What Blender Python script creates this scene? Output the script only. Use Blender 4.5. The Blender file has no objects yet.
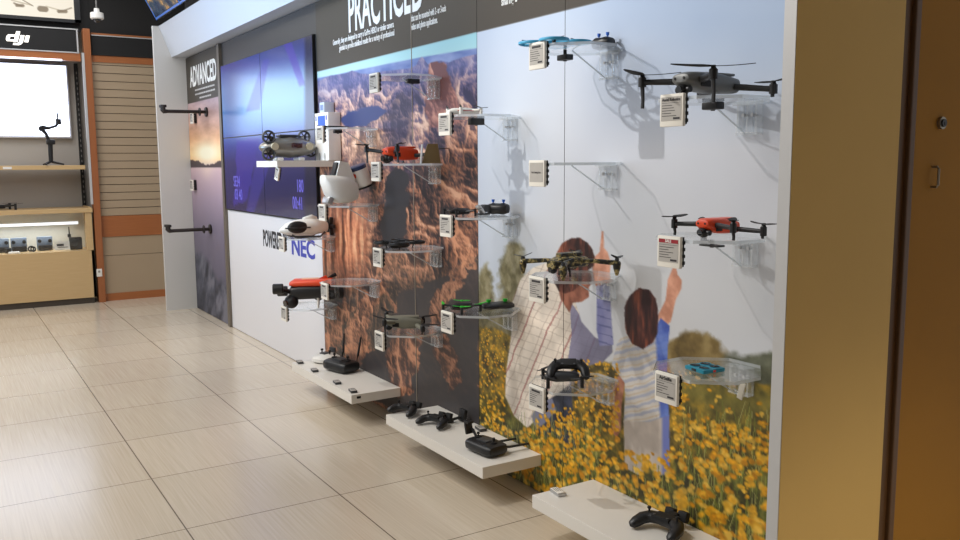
import bpy, bmesh, math, random
import numpy as np
from mathutils import Vector, Matrix
PI = math.pi
S = bpy.context.scene
COL = S.collection
random.seed(4)
RNG = np.random.default_rng(7)

# ------------------------------------------------------------------ camera
F, PITCH, ROLL, YAW, CAMZ = 863.9, 0.12317, 0.00659, 0.55828, 1.315
def cam_axes():
    f = np.array([math.sin(YAW)*math.cos(PITCH), math.cos(YAW)*math.cos(PITCH), -math.sin(PITCH)])
    r = np.array([math.cos(YAW), -math.sin(YAW), 0]); d = np.cross(f, r)
    return np.array([math.cos(ROLL)*r+math.sin(ROLL)*d, -math.sin(ROLL)*r+math.cos(ROLL)*d, f])
RM = cam_axes()
cd = bpy.data.cameras.new('camera'); cam = bpy.data.objects.new('camera', cd); COL.objects.link(cam)
cd.sensor_width = 36; cd.lens = F/960*36; cd.clip_start = .05
m = Matrix.Identity(4)
for i in range(3):
    m[i][0] = RM[0][i]; m[i][1] = -RM[1][i]; m[i][2] = -RM[2][i]
m[2][3] = CAMZ
cam.matrix_world = m
S.camera = cam
def at(u, v, ax, val):            # where a measured direction meets a plane of the shop
    d = RM.T @ np.array([(u-480)/F, (v-270)/F, 1]); t = (val-(CAMZ if ax == 2 else 0))/d[ax]
    return Vector((d[0]*t, d[1]*t, CAMZ+d[2]*t))

# ------------------------------------------------------------------ light
S.view_settings.view_transform = 'Standard'; S.view_settings.look = 'None'
S.view_settings.exposure = 0.0; S.view_settings.gamma = 1.0
S.view_settings.use_curve_mapping = False
w = bpy.data.worlds.new('shop_daylight'); S.world = w; w.use_nodes = True
w.node_tree.nodes['Background'].inputs[0].default_value = (.95, .97, 1.0, 1)
w.node_tree.nodes['Background'].inputs[1].default_value = 0.50
def area(name, loc, sx, sy, watts, col, rot=(0, 0, 0)):
    l = bpy.data.lights.new(name, 'AREA'); l.shape = 'RECTANGLE'; l.size = sx; l.size_y = sy; l.energy = watts; l.color = col
    o = bpy.data.objects.new(name, l); o.location = loc; o.rotation_euler = rot; COL.objects.link(o); return o
area('ceiling_panel_light', (-1.0, 4.4, 3.1), 2.4, 5.0, 142, (1, .965, .915))
area('rear_ceiling_light', (0.3, 7.9, 3.15), 2.4, 1.6, 40, (.97, .98, 1))
def spot(name, loc, target, watts, angle, blend, col, r=.014):
    l = bpy.data.lights.new(name, 'SPOT'); l.energy = watts; l.spot_size = math.radians(angle); l.spot_blend = blend
    l.color = col; l.shadow_soft_size = r
    o = bpy.data.objects.new(name, l); o.location = loc
    o.rotation_euler = (Vector(target)-Vector(loc)).to_track_quat('-Z', 'Y').to_euler(); COL.objects.link(o); return o
spot('track_spot_near', (0.55, 3.0, 2.62), (1.96, 2.1, 1.25), 84, 86, .9, (1, .97, .93))
spot('track_spot_middle', (0.55, 4.7, 2.62), (1.96, 4.3, .9), 62, 62, .8, (1, .96, .9))
spot('track_spot_far', (0.4, 6.9, 2.55), (1.96, 6.5, .7), 52, 66, .8, (1, .98, .97))

spot('added_panel_downlight', (2.0, -.35, 3.2), (2.0, .15, 0), 215, 56, .6, (1, .90, .72), .06)  # added unseen lamp, brightens the brown side panel towards the floor
area('added_blue_fill', (-2.4, 5.2, 2.0), 3.0, 1.2, 36, (.42, .68, 1), (Vector((1.8, 5.2, 2.6))-Vector((-2.4, 5.2, 2.0))).to_track_quat('-Z', 'Y').to_euler()).data.spread = math.radians(60)  # added blue lamp with no fixture, tints the fascia

# ------------------------------------------------------------------ materials
def lin(c):
    c = np.asarray(c, float)/255.; return np.where(c <= .04045, c/12.92, ((c+.055)/1.055)**2.4)
def L4(c): return (*[float(x) for x in lin(c)], 1)
MATS = {}
def mat(name, col, rough=.5, metal=0, vary=.06, scale=40, emit=None, estr=0, spec=.5, bump=0, coat=0):
    if name in MATS: return MATS[name]
    M = bpy.data.materials.new(name); M.use_nodes = True; nt = M.node_tree; b = nt.nodes['Principled BSDF']
    b.inputs['Roughness'].default_value = rough; b.inputs['Metallic'].default_value = metal
    b.inputs['Specular IOR Level'].default_value = spec; b.inputs['Coat Weight'].default_value = coat
    tc = nt.nodes.new('ShaderNodeTexCoord'); nz = nt.nodes.new('ShaderNodeTexNoise'); nz.inputs['Scale'].default_value = scale
    nt.links.new(tc.outputs['Object'], nz.inputs['Vector'])
    mx = nt.nodes.new('ShaderNodeMix'); mx.data_type = 'RGBA'
    c = L4(col); mx.inputs[6].default_value = tuple(x*(1-vary) for x in c[:3])+(1,)
    mx.inputs[7].default_value = tuple(min(1, x*(1+vary)) for x in c[:3])+(1,)
    nt.links.new(nz.outputs['Fac'], mx.inputs[0]); nt.links.new(mx.outputs[2], b.inputs['Base Color'])
    if emit is not None:
        b.inputs['Emission Color'].default_value = L4(emit); b.inputs['Emission Strength'].default_value = estr
    if bump:
        bp = nt.nodes.new('ShaderNodeBump'); bp.inputs['Strength'].default_value = bump; bp.inputs['Distance'].default_value = .002
        nt.links.new(nz.outputs['Fac'], bp.inputs['Height']); nt.links.new(bp.outputs['Normal'], b.inputs['Normal'])
    MATS[name] = M; return M
def print_mat(name, rough=.45, emit=0, spec=.35):      # a printed or lit picture: colour comes from the printed colour attribute
    M = bpy.data.materials.new(name); M.use_nodes = True; nt = M.node_tree; b = nt.nodes['Principled BSDF']
    a = nt.nodes.new('ShaderNodeAttribute'); a.attribute_name = 'ink'
    b.inputs['Roughness'].default_value = rough; b.inputs['Specular IOR Level'].default_value = spec
    if emit:
        b.inputs['Base Color'].default_value = (.01, .01, .012, 1)
        nt.links.new(a.outputs['Color'], b.inputs['Emission Color']); b.inputs['Emission Strength'].default_value = emit
    else: nt.links.new(a.outputs['Color'], b.inputs['Base Color'])
    MATS[name] = M; return M
def acrylic(name, tint, gloss, diff):
    M = bpy.data.materials.new(name); M.use_nodes = True; nt = M.node_tree; nt.nodes.remove(nt.nodes['Principled BSDF'])
    out = nt.nodes['Material Output']
    t = nt.nodes.new('ShaderNodeBsdfTransparent'); t.inputs[0].default_value = tint
    g = nt.nodes.new('ShaderNodeBsdfGlossy'); g.inputs['Roughness'].default_value = .06; g.inputs[0].default_value = (1, 1, 1, 1)
    d = nt.nodes.new('ShaderNodeBsdfDiffuse'); d.inputs[0].default_value = (.9, .94, .97, 1)
    lw = nt.nodes.new('ShaderNodeLayerWeight'); lw.inputs[0].default_value = .5
    pw = nt.nodes.new('ShaderNodeMath'); pw.operation = 'POWER'; pw.inputs[1].default_value = 5; nt.links.new(lw.outputs['Facing'], pw.inputs[0])
    fr = nt.nodes.new('ShaderNodeMath'); fr.operation = 'MULTIPLY_ADD'; fr.inputs[1].default_value = .75; fr.inputs[2].default_value = gloss; nt.links.new(pw.outputs[0], fr.inputs[0])
    m1 = nt.nodes.new('ShaderNodeMixShader'); m1.inputs[0].default_value = diff
    m2 = nt.nodes.new('ShaderNodeMixShader')
    nt.links.new(t.outputs[0], m1.inputs[1]); nt.links.new(d.outputs[0], m1.inputs[2])
    nt.links.new(fr.outputs[0], m2.inputs[0]); nt.links.new(m1.outputs[0], m2.inputs[1]); nt.links.new(g.outputs[0], m2.inputs[2])
    nt.links.new(m2.outputs[0], out.inputs[0]); MATS[name] = M; return M
def wood(name, c1, c2, axis=2, rough=.4, sc=6, stretch=14):
    M = bpy.data.materials.new(name); M.use_nodes = True; nt = M.node_tree; b = nt.nodes['Principled BSDF']
    tc = nt.nodes.new('ShaderNodeTexCoord'); mp = nt.nodes.new('ShaderNodeMapping')
    s = [sc*stretch]*3; s[axis] = sc; mp.inputs['Scale'].default_value = s
    nz = nt.nodes.new('ShaderNodeTexNoise'); nz.inputs['Scale'].default_value = 1; nz.inputs['Detail'].default_value = 4
    mx = nt.nodes.new('ShaderNodeMix'); mx.data_type = 'RGBA'; mx.inputs[6].default_value = L4(c1); mx.inputs[7].default_value = L4(c2)
    nt.links.new(tc.outputs['Object'], mp.inputs[0]); nt.links.new(mp.outputs[0], nz.inputs['Vector'])
    nt.links.new(nz.outputs['Fac'], mx.inputs[0]); nt.links.new(mx.outputs[2], b.inputs['Base Color'])
    b.inputs['Roughness'].default_value = rough; MATS[name] = M; return M

WHITE = mat('white_laminate', (226, 222, 214), .38, vary=.02, scale=3)
FINW = mat('white_board', (214, 214, 212), .5, vary=.02, scale=3)
PLW = mat('white_plastic', (232, 230, 224), .35, vary=.02)
TAGW = mat('tag_plastic', (236, 232, 222), .45, vary=.02)
INKGREY = mat('tag_display', (176, 172, 166), .6, vary=.03)
INKBLK = mat('tag_ink', (52, 50, 52), .7)
INKRED = mat('tag_red_ink', (150, 28, 40), .7)
BLK = mat('black_plastic', (24, 24, 26), .42, vary=.15)
BLKM = mat('black_matt', (14, 14, 15), .7, vary=.15)
RUB = mat('black_rubber', (18, 18, 19), .6, vary=.1)
CHAR = mat('charcoal_plastic', (58, 60, 63), .42, vary=.08)
DGREY = mat('drone_grey', (104, 106, 106), .4, vary=.06)
GREENGREY = mat('drone_olive_grey', (122, 121, 108), .45, vary=.06)
LENS = mat('lens_glass', (8, 9, 14), .08, coat=1)
ORANGE = mat('orange_plastic', (222, 70, 28), .38, vary=.05)
BLUEP = mat('blue_plastic', (76, 172, 216), .35, vary=.05)
TEAL = mat('teal_plastic', (10, 128, 152), .4, vary=.05)
BLUES = mat('blue_stick', (40, 100, 200), .4)
GREEN = mat('green_plastic', (40, 190, 50), .4)
SILV = mat('silver', (190, 190, 190), .3, metal=.8)
STEEL = mat('brushed_steel', (150, 142, 128), .38, metal=.9)
ALU = mat('aluminium_edge', (196, 196, 196), .45, metal=.2, vary=.02)
GUN = mat('gunmetal_body', (136, 132, 126), .3, metal=.55, vary=.05)
PIPE = mat('iron_pipe', (58, 52, 50), .5, metal=.5)
DISP = mat('dark_display', (60, 20, 22), .1, coat=1)
ACR = acrylic('clear_acrylic', (.975, .985, .988, 1), .04, .025)
ACRE = acrylic('acrylic_edge', (.80, .85, .88, 1), .12, .42)
ACRB = acrylic('acrylic_block', (.985, .99, .993, 1), .08, .17)
GLASS = acrylic('case_glass', (.97, .985, .98, 1), .03, .01)
TAN = mat('tan_laminate', (216, 181, 112), .6, vary=.04, scale=5, spec=.15)
TAND = mat('tan_door', (164, 118, 50), .65, vary=.06, scale=4, spec=.1)
TANF = mat('brown_frame', (96, 66, 36), .5, vary=.05)
PAPER = mat('white_paper', (232, 230, 226), .7, vary=.02)
TXTW = mat('white_lettering', (238, 238, 236), .6, vary=.01)
TXTK = mat('black_lettering', (38, 38, 42), .6, vary=.02)
TXTB = mat('blue_lettering', (66, 72, 168), .6, vary=.02)
MAPLE = wood('maple_veneer', (196, 164, 116), (208, 180, 134), 0)
CHERRY = wood('cherry_wood', (148, 88, 50), (166, 102, 60), 2)
CHERRYX = wood('cherry_wood_rail', (152, 90, 50), (174, 108, 62), 0)
LED = mat('led_strip', (255, 255, 255), .5, emit=(214, 226, 255), estr=1.6)
CASELED = mat('case_lamp', (255, 255, 255), .5, emit=(236, 242, 255), estr=1.15)
LOGO = mat('lit_logo', (255, 255, 255), .5, emit=(255, 246, 226), estr=1.1)

def camo_mat():
    M = bpy.data.materials.new('camouflage'); M.use_nodes = True; nt = M.node_tree; b = nt.nodes['Principled BSDF']
    tc = nt.nodes.new('ShaderNodeTexCoord'); nz = nt.nodes.new('ShaderNodeTexNoise'); nz.inputs['Scale'].default_value = 55
    cr = nt.nodes.new('ShaderNodeValToRGB'); cr.color_ramp.interpolation = 'CONSTANT'
    e = cr.color_ramp.elements; e[0].color = L4((34, 32, 26)); e[1].position = .48; e[1].color = L4((92, 84, 48))
    x = e.new(.56); x.color = L4((160, 142, 92)); x = e.new(.64); x.color = L4((48, 46, 36))
    nt.links.new(tc.outputs['Object'], nz.inputs[0]); nt.links.new(nz.outputs['Fac'], cr.inputs[0]); nt.links.new(cr.outputs[0], b.inputs['Base Color'])
    b.inputs['Roughness'].default_value = .45; return M
CAMO = camo_mat()

# ------------------------------------------------------------------ mesh helpers
class MB:
    def __init__(s): s.v = []; s.f = []
    def add(s, vs, fs):
        n = len(s.v); s.v += [tuple(x) for x in vs]; s.f += [tuple(i+n for i in f) for f in fs]; return s
    def bm(s, b, M=None):
        b.verts.index_update(); vs = [(M @ v.co if M else v.co) for v in b.verts]
        s.add(vs, [[x.index for x in f.verts] for f in b.faces]); b.free(); return s
    def box(s, c, d, bev=0, rot=None, seg=2):
        b = bmesh.new(); bmesh.ops.create_cube(b, size=1)
        bmesh.ops.scale(b, vec=d, verts=b.verts)
        if bev: bmesh.ops.bevel(b, geom=list(b.edges), offset=bev, segments=seg, affect='EDGES', profile=.6)
        M = Matrix.Translation(c)
        if rot: M = M @ rot.to_4x4()
        return s.bm(b, M)
    def cyl(s, p0, p1, r0, r1=None, n=16, cap=True):
        return s.sweep([p0, p1], [r0, r0 if r1 is None else r1], n=n, cap=cap)
    def sweep(s, pts, rad, n=12, up=(0, 0, 1), cap=True, exp=2):
        pts = [Vector(p) for p in pts]; up = Vector(up); vs = []; fs = []
        for i, p in enumerate(pts):
            t = (pts[min(i+1, len(pts)-1)]-pts[max(i-1, 0)]).normalized()
            u = up if abs(t.dot(up)) < .97 else Vector((1, 0, 0))
            a = t.cross(u).normalized(); b = a.cross(t)
            r = rad[i] if isinstance(rad, (list, tuple)) else rad
            ra, rb = r if isinstance(r, (list, tuple)) else (r, r)
            for k in range(n):
                th = 2*PI*k/n; c, q = math.cos(th), math.sin(th)
                c = math.copysign(abs(c)**(2/exp), c); q = math.copysign(abs(q)**(2/exp), q)
                vs.append(p+a*ra*c+b*rb*q)
        for i in range(len(pts)-1):
            for k in range(n):
                fs.append((i*n+k, i*n+(k+1) % n, (i+1)*n+(k+1) % n, (i+1)*n+k))
        if cap: fs.append(tuple(range(n-1, -1, -1))); fs.append(tuple((len(pts)-1)*n+k for k in range(n)))
        return s.add(vs, fs)
    def loft(s, secs, n=24):      # sections along x: (x, cy, cz, ry, rz, exponent)
        vs = []; fs = []
        for (x, cy, cz, ry, rz, e) in secs:
            for k in range(n):
                th = 2*PI*k/n; c, q = math.cos(th), math.sin(th)
                vs.append((x, cy+ry*math.copysign(abs(c)**(2/e), c), cz+rz*math.copysign(abs(q)**(2/e), q)))
        for i in range(len(secs)-1):
            for k in range(n): fs.append((i*n+k, (i+1)*n+k, (i+1)*n+(k+1) % n, i*n+(k+1) % n))
        fs.append(tuple(range(n))); fs.append(tuple((len(secs)-1)*n+k for k in range(n-1, -1, -1)))
        return s.add(vs, fs)
    def ell(s, c, r, n=20, m=12, rot=None):
        b = bmesh.new(); bmesh.ops.create_uvsphere(b, u_segments=n, v_segments=m, radius=1)
        bmesh.ops.scale(b, vec=(r if isinstance(r, (tuple, list)) else (r, r, r)), verts=b.verts)
        M = Matrix.Translation(c)
        if rot: M = M @ rot.to_4x4()
        return s.bm(b, M)
    def torus(s, c, R, r, rz=None, axis='Z', n=28, k=8):
        vs = []; fs = []; rz = rz or r
        for i in range(n):
            a = 2*PI*i/n
            for j in range(k):
                b = 2*PI*j/k; q = (R+r*math.cos(b)); x, y, z = q*math.cos(a), q*math.sin(a), rz*math.sin(b)
                if axis == 'X': x, y, z = z, x, y
                if axis == 'Y': x, y, z = x, z, y
                vs.append((c[0]+x, c[1]+y, c[2]+z))
        for i in range(n):
            for j in range(k):
                fs.append((i*k+j, ((i+1) % n)*k+j, ((i+1) % n)*k+(j+1) % k, i*k+(j+1) % k))
        return s.add(vs, fs)
    def prism(s, poly, z0, z1, M=None):
        n = len(poly); vs = [Vector((x, y, z0)) for x, y in poly]+[Vector((x, y, z1)) for x, y in poly]
        fs = [tuple(range(n-1, -1, -1)), tuple(range(n, 2*n))]+[(i, (i+1) % n, n+(i+1) % n, n+i) for i in range(n)]
        if M: vs = [M @ v for v in vs]
        return s.add(vs, fs)
    def build(s, name, mt, parent=None, smooth=True, ang=38):
        me = bpy.data.meshes.new(name); me.from_pydata(s.v, [], s.f); me.materials.append(mt)
        b = bmesh.new(); b.from_mesh(me); bmesh.ops.recalc_face_normals(b, faces=b.faces)
        for f in b.faces: f.smooth = smooth
        if smooth:
            for e in b.edges:
                if len(e.link_faces) == 2 and e.calc_face_angle(0) > math.radians(ang): e.smooth = False
        b.to_mesh(me); b.free()
        o = bpy.data.objects.new(name, me); COL.objects.link(o)
        if parent: o.parent = parent
        return o
def B(c, d, bev=0, rot=None): return MB().box(c, d, bev, rot)
def B2(x0, x1, y0, y1, z0, z1, bev=0): return MB().box(((x0+x1)/2, (y0+y1)/2, (z0+z1)/2), (x1-x0, y1-y0, z1-z0), bev)
def tag(o, label, cat, group=None, kind=None):
    o['label'] = label; o['category'] = cat
    if group: o['group'] = group
    if kind: o['kind'] = kind
    return o
def T(name, label, cat, loc, rz=0, group=None, rot=None):
    o = bpy.data.objects.new(name, None); COL.objects.link(o); o.empty_display_size = .05
    o.location = loc; o.rotation_euler = rot or (0, 0, rz); return tag(o, label, cat, group)
def ST(o, label=None):
    o['kind'] = 'structure'
    return o
def copy_tree(o, parent=None):
    c = o.copy(); COL.objects.link(c)
    if parent: c.parent = parent
    for ch in [x for x in KIDS.get(o.name, [])]: copy_tree(ch, c)
    return c
KIDS = {}
def index_kids():
    KIDS.clear()
    for o in bpy.data.objects:
        if o.parent: KIDS.setdefault(o.parent.name, []).append(o)
def text(body, size, xs, M, name, mt, parent=None, bold=0, depth=.0006, align='LEFT', shear=0, spacing=1):
    cu = bpy.data.curves.new('lettering', 'FONT'); cu.body = body; cu.size = size; cu.extrude = depth; cu.offset = bold
    cu.align_x = align; cu.shear = shear; cu.space_character = spacing; cu.resolution_u = 3
    o = bpy.data.objects.new('lettering', cu); COL.objects.link(o)
    bpy.context.view_layer.update()
    me = bpy.data.meshes.new_from_object(o.evaluated_get(bpy.context.evaluated_depsgraph_get()))
    bpy.data.objects.remove(o); bpy.data.curves.remove(cu)
    me.transform(M @ Matrix.Diagonal((xs, 1, 1, 1))); me.name = name; me.materials.clear(); me.materials.append(mt)
    ob = bpy.data.objects.new(name, me); COL.objects.link(ob)
    if parent: ob.parent = parent
    return ob
WALLROT = Matrix(((0, 0, -1, 0), (-1, 0, 0, 0), (0, 1, 0, 0), (0, 0, 0, 1)))     # text seen from the room on the display wall
BACKROT = Matrix(((1, 0, 0, 0), (0, 0, -1, 0), (0, 1, 0, 0), (0, 0, 0, 1)))      # text seen from the room on the back wall
def picture(name, origin, du, dv, nu, nv, ink, mt, parent=None):
    # a flat printed sheet: nu x nv points from origin along du, dv; ink is (nv, nu, 3) sRGB
    uu, vv = np.meshgrid(np.linspace(0, 1, nu), np.linspace(0, 1, nv))
    o, du, dv = map(np.array, (origin, du, dv))
    co = o+uu[..., None]*du+vv[..., None]*dv
    me = bpy.data.meshes.new(name); me.vertices.add(nu*nv); me.vertices.foreach_set('co', co.reshape(-1).astype(np.float32))
    i = np.arange(nv-1)[:, None]*nu+np.arange(nu-1)[None]
    q = np.stack([i, i+nu, i+nu+1, i+1], -1).reshape(-1, 4); nf = len(q)
    me.loops.add(nf*4); me.loops.foreach_set('vertex_index', q.reshape(-1).astype(np.int32))
    me.polygons.add(nf); me.polygons.foreach_set('loop_start', (np.arange(nf)*4).astype(np.int32))
    me.update(calc_edges=True)
    a = me.attributes.new('ink', 'FLOAT_COLOR', 'POINT')
    rgba = np.ones((nv*nu, 4), np.float32); rgba[:, :3] = lin(np.clip(ink, 0, 255)).reshape(-1, 3)
    a.data.foreach_set('color', rgba.reshape(-1)); me.materials.append(mt); me.validate()
    ob = bpy.data.objects.new(name, me); COL.objects.link(ob)
    if parent: ob.parent = parent
    return ob

# ------------------------------------------------------------------ the room
W = 1.962            # face of the display wall
Y0, Y1 = 1.372, 8.09  # near and far end panels
HZ = 2.262
def floor_mat():
    M = bpy.data.materials.new('floor_tiles'); M.use_nodes = True; nt = M.node_tree; b = nt.nodes['Principled BSDF']; b.inputs['Specular IOR Level'].default_value = .8; N = nt.nodes.new; Lk = nt.links.new
    tc = N('ShaderNodeTexCoord'); sx = N('ShaderNodeSeparateXYZ'); Lk(tc.outputs['Object'], sx.inputs[0])
    def grid(out, off, half):
        a = N('ShaderNodeMath'); a.operation = 'ADD'; a.inputs[1].default_value = off; Lk(out, a.inputs[0])
        d = N('ShaderNodeMath'); d.operation = 'DIVIDE'; d.inputs[1].default_value = .6; Lk(a.outputs[0], d.inputs[0])
        p = N('ShaderNodeMath'); p.operation = 'PINGPONG'; p.inputs[1].default_value = .5; Lk(d.outputs[0], p.inputs[0])
        c = N('ShaderNodeMath'); c.operation = 'LESS_THAN'; c.inputs[1].default_value = half; Lk(p.outputs[0], c.inputs[0])
        fl = N('ShaderNodeMath'); fl.operation = 'FLOOR'; Lk(d.outputs[0], fl.inputs[0]); return c, fl
    gx, fx = grid(sx.outputs[0], -.68+6, .0042); gy, fy = grid(sx.outputs[1], -.12+6, .0036)
    mxg = N('ShaderNodeMath'); mxg.operation = 'MAXIMUM'; Lk(gx.outputs[0], mxg.inputs[0]); Lk(gy.outputs[0], mxg.inputs[1])
    mp = N('ShaderNodeMapping'); mp.inputs['Scale'].default_value = (150, 2.5, 1); Lk(tc.outputs['Object'], mp.inputs[0])
    nz = N('ShaderNodeTexNoise'); nz.inputs['Scale'].default_value = 1; nz.inputs['Detail'].default_value = 3; Lk(mp.outputs[0], nz.inputs[0])
    cb = N('ShaderNodeCombineXYZ'); Lk(fx.outputs[0], cb.inputs[0]); Lk(fy.outputs[0], cb.inputs[1])
    wn = N('ShaderNodeTexWhiteNoise'); Lk(cb.outputs[0], wn.inputs[0])
    cr = N('ShaderNodeValToRGB'); cr.color_ramp.elements[0].position = .3; cr.color_ramp.elements[1].position = .7
    cr.color_ramp.elements[0].color = L4((199, 185, 165)); cr.color_ramp.elements[1].color = L4((211, 199, 180)); Lk(nz.outputs['Fac'], cr.inputs[0])
    hs = N('ShaderNodeHueSaturation'); Lk(cr.outputs[0], hs.inputs['Color'])
    vm = N('ShaderNodeMapRange'); vm.inputs[3].default_value = .97; vm.inputs[4].default_value = 1.03; Lk(wn.outputs[0], vm.inputs[0]); Lk(vm.outputs[0], hs.inputs['Value'])
    mx = N('ShaderNodeMix'); mx.data_type = 'RGBA'; Lk(mxg.outputs[0], mx.inputs[0]); Lk(hs.outputs[0], mx.inputs[6]); mx.inputs[7].default_value = L4((112, 100, 86))
    Lk(mx.outputs[2], b.inputs['Base Color'])
    rr = N('ShaderNodeMapRange'); rr.inputs[3].default_value = .16; rr.inputs[4].default_value = .27; Lk(nz.outputs['Fac'], rr.inputs[0]); Lk(rr.outputs[0], b.inputs['Roughness'])
    bp = N('ShaderNodeBump'); bp.inputs['Strength'].default_value = .25; bp.inputs['Distance'].default_value = .002; bp.invert = True
    Lk(mxg.outputs[0], bp.inputs['Height']); Lk(bp.outputs[0], b.inputs['Normal'])
    return M
ST(B2(-3.5, 3.4, -1.2, 9.9, -.1, 0).build('floor', floor_mat(), smooth=False))
DARKW = mat('dark_wall_paint', (26, 25, 25), .8)
ST(B2(-3.5, 3.4, -1.2, 9.9, 3.3, 3.4).build('ceiling', mat('ceiling_paint', (120, 116, 110), .9), smooth=False))
ST(B2(W+.02, W+.12, Y0, Y1+.02, 0, 3.3).build('wall_right', DARKW, smooth=False))
ST(B2(-3.5, 3.4, 9.4, 9.5, 0, 3.3).build('wall_back', mat('grey_back_panel', (176, 172, 166), .6, vary=.02), smooth=False))
ST(B2(-3.5, 3.4, -1.3, -1.2, 0, 3.3).build('wall_behind', mat('brown_wall', (120, 100, 76), .8), smooth=False))
# near end of the wall unit, its brown outer side and the locked door beyond
ST(B2(1.694, W+.02, 1.338, Y0, 0, 3.3).build('trim_1', ALU, smooth=False))
ST(B2(1.6965, 2.112, 1.3365, 1.338, 0, 3.3).build('wall_near', TAN, smooth=False))
ST(B2(2.112, 2.20, 1.352, 1.45, 0, 3.3).build('trim_2', TANF, smooth=False))
dr = ST(B2(2.196, 3.3, 1.345, 1.40, .01, 3.3).build('door_1', TAND, smooth=False))
ST(B2(2.166, 2.19, 1.340, 1.356, 0, 3.3, .004).build('trim_3', TANF, smooth=False))
p = at(942, 123, 1, 1.34); lk = MB().cyl((p.x, 1.346, p.z), (p.x, 1.336, p.z), .0165, n=28).build('lock_rose', STEEL, dr)
lkb = MB().cyl((p.x, 1.337, p.z), (p.x, 1.332, p.z), .0105, n=24); lkb.box((p.x, 1.3315, p.z-.002), (.002, .001, .008)); lkb.build('lock_cylinder', BLK, lk)
p = at(937, 177, 1, 1.33); MB().sweep([(p.x, 1.346, p.z+.027), (p.x, 1.33, p.z+.027), (p.x, 1.326, p.z+.022), (p.x, 1.326, p.z-.022), (p.x, 1.33, p.z-.027), (p.x, 1.346, p.z-.027)], .0034, n=10).build('pull_handle', STEEL, dr)
# far end panel
ST(B2(1.694, W+.02, Y1, Y1+.04, 0, 2.525).build('wall_far_end', FINW, smooth=False))
# slanted fascia over the wall, with its flat underside
fa = MB(); a0, a1 = Y0, Y1
q = [(1.745, 2.525), (1.843, 2.264), (W+.02, 2.264), (W+.02, 2.525)]
fa.add([(x, a0, z) for x, z in q]+[(x, a1, z) for x, z in q], [(0, 1, 2, 3), (7, 6, 5, 4)]+[(i, (i+1) % 4, 4+(i+1) % 4, 4+i) for i in range(4)])
ST(fa.build('trim_4', mat('fascia_white', (196, 201, 210), .45, vary=.01), smooth=False))

# ------------------------------------------------------------------ printed pictures on the wall
def proj(Yg, Zg, X=W):
    P = np.stack([np.full_like(Yg, X), Yg, Zg-CAMZ], -1) @ RM.T
    return 480+F*P[..., 0]/P[..., 2], 270+F*P[..., 1]/P[..., 2]
def vnoise(x, y, seed=0):
    r = np.random.default_rng(seed).random((256, 256)); xi = np.floor(x).astype(int); yi = np.floor(y).astype(int)
    fx = x-xi; fy = y-yi; fx = fx*fx*(3-2*fx); fy = fy*fy*(3-2*fy); g = lambda a, b: r[a & 255, b & 255]
    return (g(xi, yi)*(1-fx)+g(xi+1, yi)*fx)*(1-fy)+(g(xi, yi+1)*(1-fx)+g(xi+1, yi+1)*fx)*fy
def fbm(x, y, o=5, seed=0):
    s = 0; a = .5; t = 0
    for i in range(o): s = s+a*vnoise(x, y, seed+i); t += a; x = x*2.03+7.1; y = y*2.03+3.7; a *= .55
    return s/t
def ramp(t, stops):
    xs = [s[0] for s in stops]; return np.stack([np.interp(t, xs, [s[1][k] for s in stops]) for k in range(3)], -1)
def inside(U, V, pts):
    r = np.zeros(U.shape, bool); n = len(pts)
    for i in range(n):
        (x0, y0), (x1, y1) = pts[i], pts[(i+1) % n]
        if y0 == y1: continue
        c = ((V >= min(y0, y1)) & (V < max(y0, y1))); r ^= c & (U < x0+(V-y0)*(x1-x0)/(y1-y0))
    return r
def soft(U, V, pts, wob=0, seed=3, blur=.5):
    if wob:
        U = U+(fbm(U/7, V/7, 3, seed)-.5)*wob; V = V+(fbm(U/7+9, V/7, 3, seed+5)-.5)*wob
    m = np.zeros(U.shape); k = [(-1, -.8), (1, -.8), (-1, .8), (1, .8), (0, 0)] if blur < 1 else [(math.cos(a*2.4)*(a/20)**.5*2, math.sin(a*2.4)*(a/20)**.5*2) for a in range(20)]
    for dx, dy in k: m += inside(U+dx*blur, V+dy*blur, pts)
    return (m/len(k))[..., None]
def blob(U, V, x, y, rx, ry): return np.exp(-((U-x)/rx)**2-((V-y)/ry)**2)[..., None]
def over(img, m, c): img += m*(np.asarray(c, float)-img)

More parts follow.
